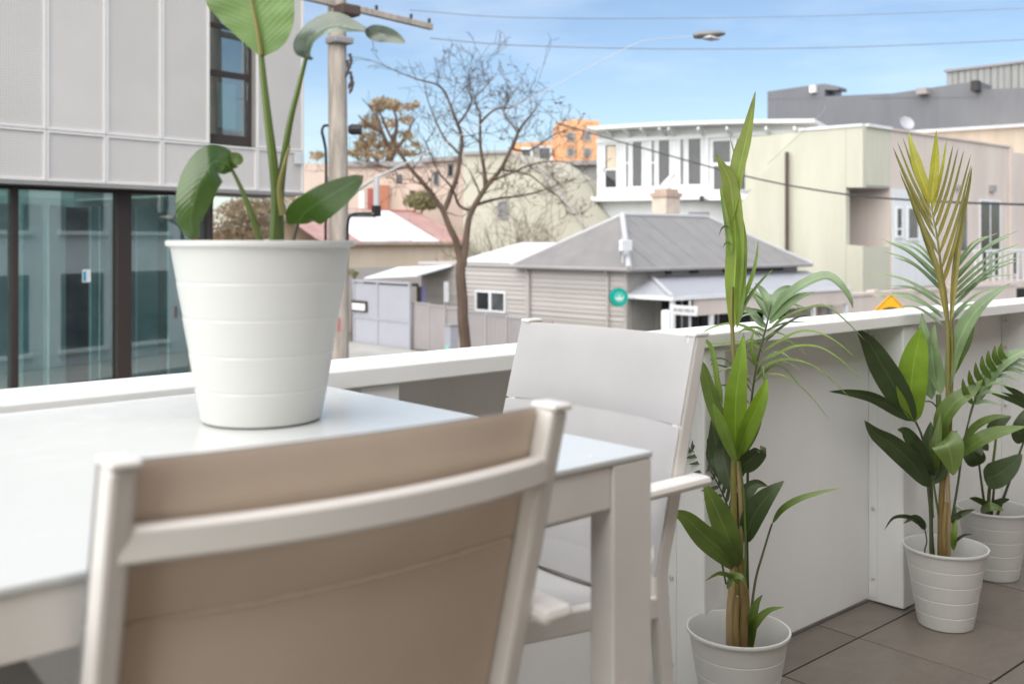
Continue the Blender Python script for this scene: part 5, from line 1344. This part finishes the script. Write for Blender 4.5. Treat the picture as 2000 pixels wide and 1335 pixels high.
leaf([(1434, 360), (1432, 320), (1440, 285), (1452, 255)], 7, 'leaf_olive', k1, D2 + .01, 'needle', roll=20)
leaf([(1434, 385), (1437, 330), (1434, 300), (1425, 265)], 7, 'leaf_light', k1, D2 + .02, 'needle', roll=20)
# open frond at the top right
FR = [
 ([(1500, 625), (1530, 585, -.04), (1570, 556, -.08), (1612, 540, -.1), (1640, 556, -.12), (1660, 585, -.13), (1666, 603, -.13)], 25, 'leaf_pale_sheen', 42, 'lance'),
 ([(1502, 632), (1530, 605, -.04), (1560, 582, -.07), (1592, 570, -.1)], 22, 'leaf_pale_sheen', 35, 'lance'),
 ([(1500, 625), (1488, 600, .03), (1472, 575, .06), (1455, 566, .08), (1440, 572, .08)], 22, 'leaf_pale_sheen', -50, 'lance'),
 ([(1498, 640), (1482, 622, .03), (1465, 605, .06), (1448, 600, .08)], 20, 'leaf_pale_sheen', 40, 'lance'),
 ([(1503, 615), (1498, 590, .0), (1488, 568, .02), (1474, 552, .03)], 20, 'leaf_pale_sheen', -35, 'lance'),
 ([(1504, 615), (1512, 590, .05), (1522, 572, .08), (1540, 562, .10), (1556, 566, .11)], 18, 'leaf_pale_sheen', 30, 'lance'),
 ([(1497, 650), (1530, 622, -.05), (1570, 604, -.09), (1612, 597, -.12), (1650, 625, -.15), (1690, 665, -.17)], 9, 'leaf_mid', 40, 'needle'),
 ([(1494, 668), (1525, 640, .05), (1558, 620, .08), (1585, 615, .1)], 8, 'leaf_dark', 30, 'needle'),
 ([(1491, 685), (1520, 668, -.05), (1560, 648, -.1), (1600, 650, -.14), (1640, 672, -.17), (1672, 700, -.19)], 9, 'leaf_light', 48, 'needle'),
 ([(1488, 705), (1520, 690, -.05), (1555, 676, -.1), (1600, 678, -.14), (1645, 705, -.17), (1680, 740, -.18)], 9, 'leaf_light', 48, 'needle'),
 ([(1484, 722), (1512, 706, -.04), (1545, 702, -.08), (1585, 713, -.11), (1620, 738, -.13), (1662, 778, -.14)], 9, 'leaf_light', 48, 'needle'),
 ([(1480, 740), (1505, 730, -.04), (1540, 738, -.08), (1580, 770, -.1), (1622, 822, -.11)], 6, 'leaf_light', 45, 'needle'),
 ([(1497, 650), (1478, 640, .03), (1455, 642, .05), (1440, 655, .05)], 9, 'leaf_light', -40, 'needle'),
 ([(1494, 665), (1475, 668, .03), (1458, 685, .04)], 10, 'leaf_mid', -40, 'needle'),
 ([(1490, 690), (1470, 672, .02), (1440, 668, .03), (1400, 672, .04), (1370, 668, .04)], 8, 'leaf_light', -45, 'needle'),
 ([(1486, 660), (1460, 640, .02), (1425, 632, .03), (1390, 640, .03), (1365, 655, .03)], 9, 'leaf_light', -45, 'needle'),
 ([(1480, 715), (1470, 690, -.02), (1468, 665, -.03), (1474, 640, -.03)], 10, 'leaf_light', 10, 'needle'),
 ([(1478, 735), (1488, 715, -.03), (1492, 740, -.05), (1500, 770, -.05)], 7, 'leaf_mid', 20, 'needle'),
 ([(1474, 755), (1440, 720, .06), (1410, 700, .08), (1378, 706, .1), (1372, 720, .1)], 6, 'leaf_dark', -30, 'needle'),
 ([(1472, 770), (1440, 728, .06), (1400, 712, .09), (1376, 712, .1)], 6, 'leaf_dark', -30, 'needle'),
 ([(1466, 790), (1440, 765, .06), (1415, 752, .08), (1392, 760, .1)], 6, 'leaf_dark', -30, 'needle'),
]
for (pts, w_, mt, ro, kd) in FR: leaf(pts, w_, mt, k1, D2 + 0.03, kd, roll=ro, fold=0.35)
rq = random.Random(21)
for i in range(16):
    f_ = i / 15; q0 = (1506 - 34 * f_ + rq.uniform(-3, 3), 598 + 150 * f_)
    sg = 1 if i % 2 else -1; L = rq.uniform(45, 95)
    leaf([(q0[0], q0[1], .02), (q0[0] + sg * L * 0.5, q0[1] - L * rq.uniform(0.18, 0.4), -.02 * sg), (q0[0] + sg * L, q0[1] - L * rq.uniform(-0.25, 0.25), -.05 * sg)], rq.uniform(5, 10), rq.choice(('leaf_pale_sheen', 'leaf_light', 'leaf_mid')), k1, D2 + 0.03, 'needle', roll=48 * sg, fold=0.35, n=14, m=5, name='leaflet')
# broad juvenile blades
for (pts, w_, mt, ro, kd, f_) in (
 ([(1436, 905), (1436, 840, -.02), (1438, 770, -.04), (1446, 710, -.05), (1453, 650, -.06)], 46, 'leaf_lime', 8, 'lance', 0.18),
 ([(1436, 900), (1412, 830, .0), (1392, 775, .01), (1375, 720, .02), (1366, 700, .02)], 34, 'leaf_mid', 25, 'lance', 0.4),
 ([(1438, 905, -.03), (1420, 850, -.05), (1404, 810, -.06), (1392, 785, -.06)], 26, 'leaf_light', 30, 'lance', 0.4),
 ([(1440, 895), (1455, 850, -.03), (1476, 800, -.05), (1490, 765, -.06), (1498, 735, -.06)], 36, 'leaf_lime', -15, 'lance', 0.3),
 ([(1448, 890), (1466, 850, .0), (1480, 815, .0), (1488, 780, .0)], 22, 'leaf_mid', -25, 'lance', 0.4),
 ([(1412, 792), (1402, 745), (1396, 705), (1388, 675), (1372, 660), (1350, 652)], 15, 'leaf_light', 20, 'needle', 0.3),
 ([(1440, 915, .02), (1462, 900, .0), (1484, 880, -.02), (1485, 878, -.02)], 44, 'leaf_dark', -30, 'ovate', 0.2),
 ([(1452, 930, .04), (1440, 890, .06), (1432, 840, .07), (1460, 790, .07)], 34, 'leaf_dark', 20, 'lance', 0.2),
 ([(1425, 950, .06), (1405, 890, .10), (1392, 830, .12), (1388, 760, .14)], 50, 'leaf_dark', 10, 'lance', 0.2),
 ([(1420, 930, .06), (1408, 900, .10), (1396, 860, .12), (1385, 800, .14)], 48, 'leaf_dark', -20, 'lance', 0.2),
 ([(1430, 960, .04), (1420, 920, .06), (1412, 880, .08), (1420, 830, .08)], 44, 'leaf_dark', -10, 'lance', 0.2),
 ([(1440, 1112), (1410, 1075, -.05), (1375, 1045, -.08), (1340, 1010, -.11), (1308, 996, -.13)], 50, 'leaf_mid', 12, 'lance', 0.22),
 ([(1440, 1112), (1426, 1060, -.04), (1406, 1010, -.06), (1388, 970, -.07), (1374, 940, -.07)], 50, 'leaf_mid', -14, 'lance', 0.22),
 ([(1456, 1060), (1466, 1020, -.02), (1486, 985, -.05), (1508, 960, -.07), (1532, 938, -.08)], 46, 'leaf_dark', 18, 'lance', 0.22),
 ([(1452, 1060), (1448, 1010, .02), (1452, 970, .02), (1475, 945, .02), (1500, 948, .02)], 34, 'leaf_dark', -10, 'lance', 0.22),
 ([(1508, 1022, -.0), (1528, 995, -.03), (1560, 975, -.05), (1600, 962, -.07), (1642, 952, -.09)], 16, 'leaf_mid', 38, 'lance', 0.25),
 ([(1462, 1290), (1467, 1236), (1470, 1205, -.03), (1478, 1178, -.05), (1490, 1160, -.06)], 22, 'leaf_mid', 10, 'lance', 0.3),
 ([(1462, 1290), (1467, 1236), (1480, 1212, -.05), (1502, 1192, -.07), (1532, 1184, -.09)], 20, 'leaf_mid', 25, 'lance', 0.3),
 ([(1446, 1140, -.03), (1428, 1124, -.06), (1404, 1118, -.08), (1376, 1134, -.1)], 13, 'leaf_mid', 40, 'lance', 0.3),
 ([(1420, 1150, -.03), (1432, 1128, -.06), (1448, 1128, -.08), (1460, 1148, -.08)], 18, 'leaf_mid', 40, 'lance', 0.3)):
    leaf(pts, w_, mt, k1, D2, kd, roll=ro, fold=f_)
# dark feathery frond on the left
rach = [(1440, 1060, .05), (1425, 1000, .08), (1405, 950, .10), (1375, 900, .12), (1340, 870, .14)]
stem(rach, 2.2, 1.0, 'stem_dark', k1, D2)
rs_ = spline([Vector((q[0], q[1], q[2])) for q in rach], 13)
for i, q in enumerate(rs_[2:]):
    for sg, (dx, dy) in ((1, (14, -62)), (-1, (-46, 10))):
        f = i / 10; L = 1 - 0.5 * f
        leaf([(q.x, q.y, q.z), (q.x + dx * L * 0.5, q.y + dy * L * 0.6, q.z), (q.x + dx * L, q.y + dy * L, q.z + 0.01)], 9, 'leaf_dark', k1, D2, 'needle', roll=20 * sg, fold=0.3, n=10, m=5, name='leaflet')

# ---------------- palm 2 by the pier
P2 = Vector((3.40, 1.595, 0.0))
k2 = thing('potted_palm', P2, 'palm with yellowish fan frond in white pot at the wall pier', 'plant', 'white potted palms along the balustrade')
make_pot(k2, P2, 0.13)
D3 = 3.46
for (pts, r0, r1, mt) in (
    ([(1840, 1140), (1838, 1085), (1838, 1010), (1840, 950), (1843, 890)], 8, 5, 'sheath'), ([(1848, 1140), (1851, 1085, -.02), (1852, 1000, -.02), (1850, 920)], 7, 4, 'sheath_tan'),
    ([(1844, 1140), (1845, 1085, -.04), (1844, 1030, -.04), (1848, 980, -.03)], 5, 4, 'sheath'), ([(1826, 1140), (1819, 1080), (1818, 1010), (1813, 950)], 4, 3, 'stem_dark'),
    ([(1822, 1010), (1818, 950), (1805, 900)], 2.4, 2, 'stem_dark'), ([(1836, 1020), (1826, 960), (1818, 900)], 2.4, 2, 'stem_green'),
    ([(1858, 1020), (1870, 950), (1880, 880), (1890, 830), (1905, 780), (1930, 720)], 2.6, 1.4, 'stem_dark'), ([(1860, 1060), (1864, 1020), (1866, 990)], 4, 2.5, 'stem_green'),
    ([(1846, 900), (1850, 800), (1852, 700), (1851, 640), (1849, 600), (1845, 560)], 4.2, 3.2, 'stem_olive'),
    ([(1855, 880), (1858, 780), (1860, 690), (1858, 600), (1862, 520), (1872, 450)], 3.4, 2.0, 'leaf_olive'),
    ([(1846, 570), (1838, 520), (1830, 460), (1822, 420), (1818, 388)], 3.0, 1.2, 'stem_olive'),
    ([(1834, 900), (1834, 830), (1833, 770)], 6, 5, 'stem_green'), ([(1834, 800), (1820, 785), (1806, 783)], 1.6, 1.2, 'stem_dark')):
    stem(pts, r0, r1, mt, k2, D3, 'cane' if mt.startswith('sheath') else 'stem')
# upright fan of narrow leaflets
tipsL = [(1773, 256, 17, 'leaf_yellow'), (1763, 268, 6, 'leaf_olive'), (1752, 276, 7, 'leaf_olive'), (1743, 286, 7, 'leaf_olive'), (1746, 296, 6, 'leaf_olive'), (1756, 332, 7, 'leaf_olive'), (1766, 355, 6, 'leaf_olive'), (1785, 400, 8, 'leaf_olive')]
tipsR = [(1829, 254, 15, 'leaf_yellow'), (1850, 268, 8, 'leaf_yellow'), (1862, 282, 7, 'leaf_olive'), (1872, 287, 7, 'leaf_olive'), (1883, 292, 7, 'leaf_olive'), (1897, 300, 7, 'leaf_olive'), (1897, 320, 7, 'leaf_olive'), (1885, 380, 8, 'leaf_olive')]
rsp = spline([Vector((1818, 388, 0)), Vector((1822, 420, 0)), Vector((1830, 460, 0)), Vector((1838, 520, 0)), Vector((1846, 570, 0))], 9)
for i in range(8):
    q = rsp[i]
    for sg, tp in ((-1, tipsL[i]), (1, tipsR[i])):
        mx_, my_ = (q.x * 0.48 + tp[0] * 0.52), (q.y * 0.5 + tp[1] * 0.5)
        leaf([(q.x, q.y + 10), (mx_ + sg * 3, my_ + 4, -.02 * sg), (tp[0], tp[1], -.05 * sg)], tp[2] * 1.25, tp[3], k2, D3, 'needle' if tp[2] < 12 else 'strap', roll=14 * sg, fold=0.45, n=16, m=5, name='leaflet')
leaf([(1850, 640), (1830, 520), (1800, 430), (1775, 375), (1760, 345)], 9, 'leaf_olive', k2, D3 - .02, 'needle', roll=10, fold=0.4, name='leaflet')
leaf([(1856, 640), (1868, 520), (1880, 430), (1893, 360), (1898, 325)], 12, 'leaf_olive', k2, D3 - .02, 'needle', roll=-10, fold=0.4, name='leaflet')
# two spreading fronds with arching leaflets
for (a, b, w_) in (((1842, 548), (1718, 464), 9), ((1840, 556), (1730, 470), 9), ((1842, 566), (1724, 488), 9), ((1843, 540), (1750, 470), 8), ((1838, 530), (1765, 466), 8), ((1842, 588), (1697, 532), 9), ((1843, 600), (1735, 556), 9), ((1843, 612), (1700, 575), 8), ((1843, 622), (1740, 568), 9), ((1842, 636), (1752, 596), 8), ((1845, 575), (1745, 500), 8)):
    mx_, my_ = a[0] * 0.45 + b[0] * 0.55, a[1] * 0.45 + b[1] * 0.55 - 12
    leaf([(a[0], a[1], .03), (mx_, my_, .08), (b[0], b[1] + 2, .12)], w_ * 1.3, 'leaf_pale_sheen', k2, D3, 'needle', roll=-50, fold=0.4, n=16, m=5, name='leaflet')
for (a, b, w_) in (((1856, 552), (1990, 448), 9), ((1856, 560), (1975, 458), 9), ((1856, 570), (1992, 474), 9), ((1857, 580), (1993, 488), 9), ((1857, 592), (1996, 498), 9), ((1857, 540), (1950, 452), 8), ((1857, 604), (1992, 505), 9), ((1858, 618), (1960, 560), 8), ((1858, 534), (1930, 458), 8), ((1857, 628), (1915, 598), 8), ((1857, 586), (1985, 535), 7)):
    mx_, my_ = a[0] * 0.45 + b[0] * 0.55, a[1] * 0.45 + b[1] * 0.55 - 14
    leaf([(a[0], a[1], .03), (mx_, my_, -.02), (b[0], b[1] + 2, -.06)], w_ * 1.3, 'leaf_pale_sheen', k2, D3, 'needle', roll=50, fold=0.4, n=16, m=5, name='leaflet')
# broad blades
for (pts, w_, mt, ro, kd, f_) in (
 ([(1788, 824), (1780, 770, -.02), (1784, 715, -.03), (1793, 670, -.04), (1799, 638, -.05)], 58, 'leaf_lime', -6, 'lance', 0.15),
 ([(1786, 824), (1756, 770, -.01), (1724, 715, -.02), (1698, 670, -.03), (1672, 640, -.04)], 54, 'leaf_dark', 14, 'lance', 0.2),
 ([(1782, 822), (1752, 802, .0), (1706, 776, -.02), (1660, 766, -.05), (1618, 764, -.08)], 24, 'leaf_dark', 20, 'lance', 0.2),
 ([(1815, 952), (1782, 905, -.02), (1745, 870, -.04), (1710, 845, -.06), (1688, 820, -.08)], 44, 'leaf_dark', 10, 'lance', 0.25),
 ([(1820, 780, .02), (1812, 720, .04), (1808, 670, .05), (1800, 610, .06)], 40, 'leaf_pale_sheen', 20, 'lance', 0.25),
 ([(1838, 770), (1825, 720, .02), (1820, 680, .03), (1825, 630, .04)], 34, 'leaf_pale_sheen', -20, 'lance', 0.25),
 ([(1850, 770), (1862, 700, .0), (1880, 650, -.02), (1905, 610, -.05), (1935, 580, -.08), (1975, 552, -.1)], 36, 'leaf_pale_sheen', 30, 'lance', 0.3),
 ([(1856, 740), (1872, 700, .0), (1890, 668, .0), (1905, 630, .0)], 22, 'leaf_mid', 20, 'lance', 0.3),
 ([(1836, 870), (1842, 820, -.04), (1866, 785, -.06), (1900, 762, -.08), (1920, 740, -.09)], 38, 'leaf_mid', 25, 'lance', 0.3),
 ([(1830, 920), (1826, 880, -.05), (1832, 850, -.06), (1838, 800, -.06)], 22, 'leaf_mid', 15, 'lance', 0.3),
 ([(1842, 860, -.1), (1850, 868, -.13), (1858, 892, -.14), (1862, 928, -.14)], 60, 'leaf_mid', 8, 'ovate', 0.25),
 ([(1874, 890), (1900, 868, -.05), (1935, 850, -.08), (1970, 840, -.11), (2006, 832, -.13)], 34, 'leaf_mid', 35, 'lance', 0.25),
 ([(1878, 870), (1905, 835, -.03), (1940, 816, -.06), (1975, 812, -.08)], 20, 'leaf_mid', 40, 'lance', 0.3),
 ([(1905, 790), (1925, 750, -.03), (1950, 715, -.06), (1990, 690, -.09), (2010, 684, -.1)], 34, 'leaf_pale_sheen', 30, 'lance', 0.3),
 ([(1910, 780), (1935, 735, .0), (1965, 720, -.03), (2010, 728, -.08)], 22, 'leaf_pale_sheen', 45, 'lance', 0.3),
 ([(1812, 940), (1800, 900, .02), (1790, 870, .02), (1770, 842, .02), (1752, 838, .02)], 36, 'leaf_dark', 20, 'lance', 0.3),
 ([(1816, 940), (1816, 900, .0), (1815, 860, .0), (1818, 822, .0)], 40, 'leaf_dark', -10, 'lance', 0.3),
 ([(1822, 930), (1805, 890, -.03), (1790, 868, -.04), (1768, 860, -.05)], 30, 'leaf_dark', 30, 'lance', 0.3),
 ([(1826, 945), (1834, 905, .0), (1842, 870, .02), (1870, 840, .04)], 40, 'leaf_dark', -10, 'lance', 0.3),
 ([(1806, 1030), (1798, 1022, -.04), (1775, 1008, -.07), (1745, 1010, -.1), (1726, 1036, -.11)], 11, 'leaf_dark', 35, 'lance', 0.3),
 ([(1806, 1034), (1798, 1018, -.05), (1784, 1010, -.06), (1764, 1022, -.07)], 16, 'leaf_dark', 10, 'lance', 0.3),
 ([(1862, 1018), (1872, 1005, -.05), (1888, 998, -.06), (1905, 994, -.07)], 14, 'leaf_dark', -30, 'lance', 0.3),
 ([(1858, 1066), (1870, 1052, -.05), (1884, 1044, -.06), (1900, 1042, -.07)], 7, 'leaf_dark', -30, 'lance', 0.3),
 ([(1862, 1075), (1863, 1050, -.05), (1865, 1030, -.06), (1868, 1012, -.06)], 13, 'leaf_light', 0, 'lance', 0.3)):
    leaf(pts, w_, mt, k2, D3, kd, roll=ro, fold=f_)
stem([(1815, 1135), (1806, 1082), (1810, 1055), (1805, 1028)], 1.8, 1.2, 'stem_dark', k2, D3 - 0.02)
stem([(1788, 822), (1800, 850), (1812, 900), (1820, 960), (1820, 1040), (1828, 1135)], 2.0, 3.0, 'stem_dark', k2, D3 + .02)
# small arched frond on the right
for i in range(7):
    f = i / 6; qx, qy = 1900 + 70 * f, 790 - 120 * f + 40 * f * f
    leaf([(qx, qy), (qx - 14, qy - 26 + 6 * f, -.03), (qx - 20 + 6 * f, qy - 52 + 10 * f, -.05)], 14, 'leaf_mid', k2, D3 - .05, 'lance', roll=20, fold=0.3, n=12, m=5, name='leaflet')
    leaf([(qx, qy), (qx + 26, qy - 6, -.03), (qx + 60, qy + 2 + 6 * f, -.05)], 11, 'leaf_pale_sheen', k2, D3 - .05, 'lance', roll=48, fold=0.3, n=12, m=5, name='leaflet')
stem([(1890, 830), (1900, 790), (1925, 735), (1970, 690)], 1.6, 1.0, 'stem_green', k2, D3 - .05)

# ---------------- small plant in the third pot
P3 = Vector((4.03, 1.70, 0.0))
k3 = thing('potted_strelitzia', P3, 'small round leaved plant in the farthest white pot at the right edge', 'plant')
make_pot(k3, P3, 0.20)
D4 = 3.955
stem([(1930, 1010), (1932, 960), (1940, 900), (1946, 850)], 4, 2.2, 'stem_green', k3, D4); stem([(1926, 1010), (1918, 950), (1912, 905)], 3, 2, 'stem_dark', k3, D4); stem([(1936, 1010), (1940, 970), (1942, 940)], 3, 2, 'stem_dark', k3, D4)
stem([(1948, 1005), (1975, 930), (2000, 860)], 3, 2, 'stem_dark', k3, D4)
for (pts, w_, mt, ro, kd, f_) in (
 ([(1922, 935), (1945, 928, -.03), (1972, 910, -.05), (1996, 886, -.06)], 52, 'leaf_dark', 14, 'ovate', 0.15),
 ([(1912, 908), (1905, 895, -.02), (1900, 880, -.03), (1918, 868, -.03), (1930, 880, -.03)], 40, 'leaf_dark', 0, 'ovate', 0.15),
 ([(1942, 850), (1945, 838, -.02), (1955, 822, -.03), (1975, 812, -.03)], 34, 'leaf_dark', 20, 'ovate', 0.15),
 ([(1935, 992), (1920, 980, -.05), (1905, 973, -.07), (1893, 972, -.08)], 16, 'leaf_dark', 40, 'ovate', 0.15),
 ([(1930, 992), (1945, 982, -.05), (1960, 976, -.06), (1972, 974, -.07)], 18, 'leaf_dark', -40, 'ovate', 0.15),
 ([(1915, 998), (1930, 990, -.07), (1945, 990, -.08), (1960, 996, -.08)], 20, 'leaf_mid', 30, 'ovate', 0.15),
 ([(2000, 862), (1992, 850, -.02), (1990, 830, -.03), (2000, 800, -.03)], 30, 'leaf_dark', 0, 'ovate', 0.15),
 ([(2030, 810), (1995, 785, .0), (1960, 772, .0), (1935, 768, .0)], 18, 'leaf_dark', 15, 'lance', 0.2),
 ([(2030, 800), (2000, 776, .02), (1975, 760, .02), (1955, 748, .02)], 14, 'leaf_dark', 15, 'lance', 0.2)):
    leaf(pts, w_, mt, k3, D4, kd, roll=ro, fold=f_)
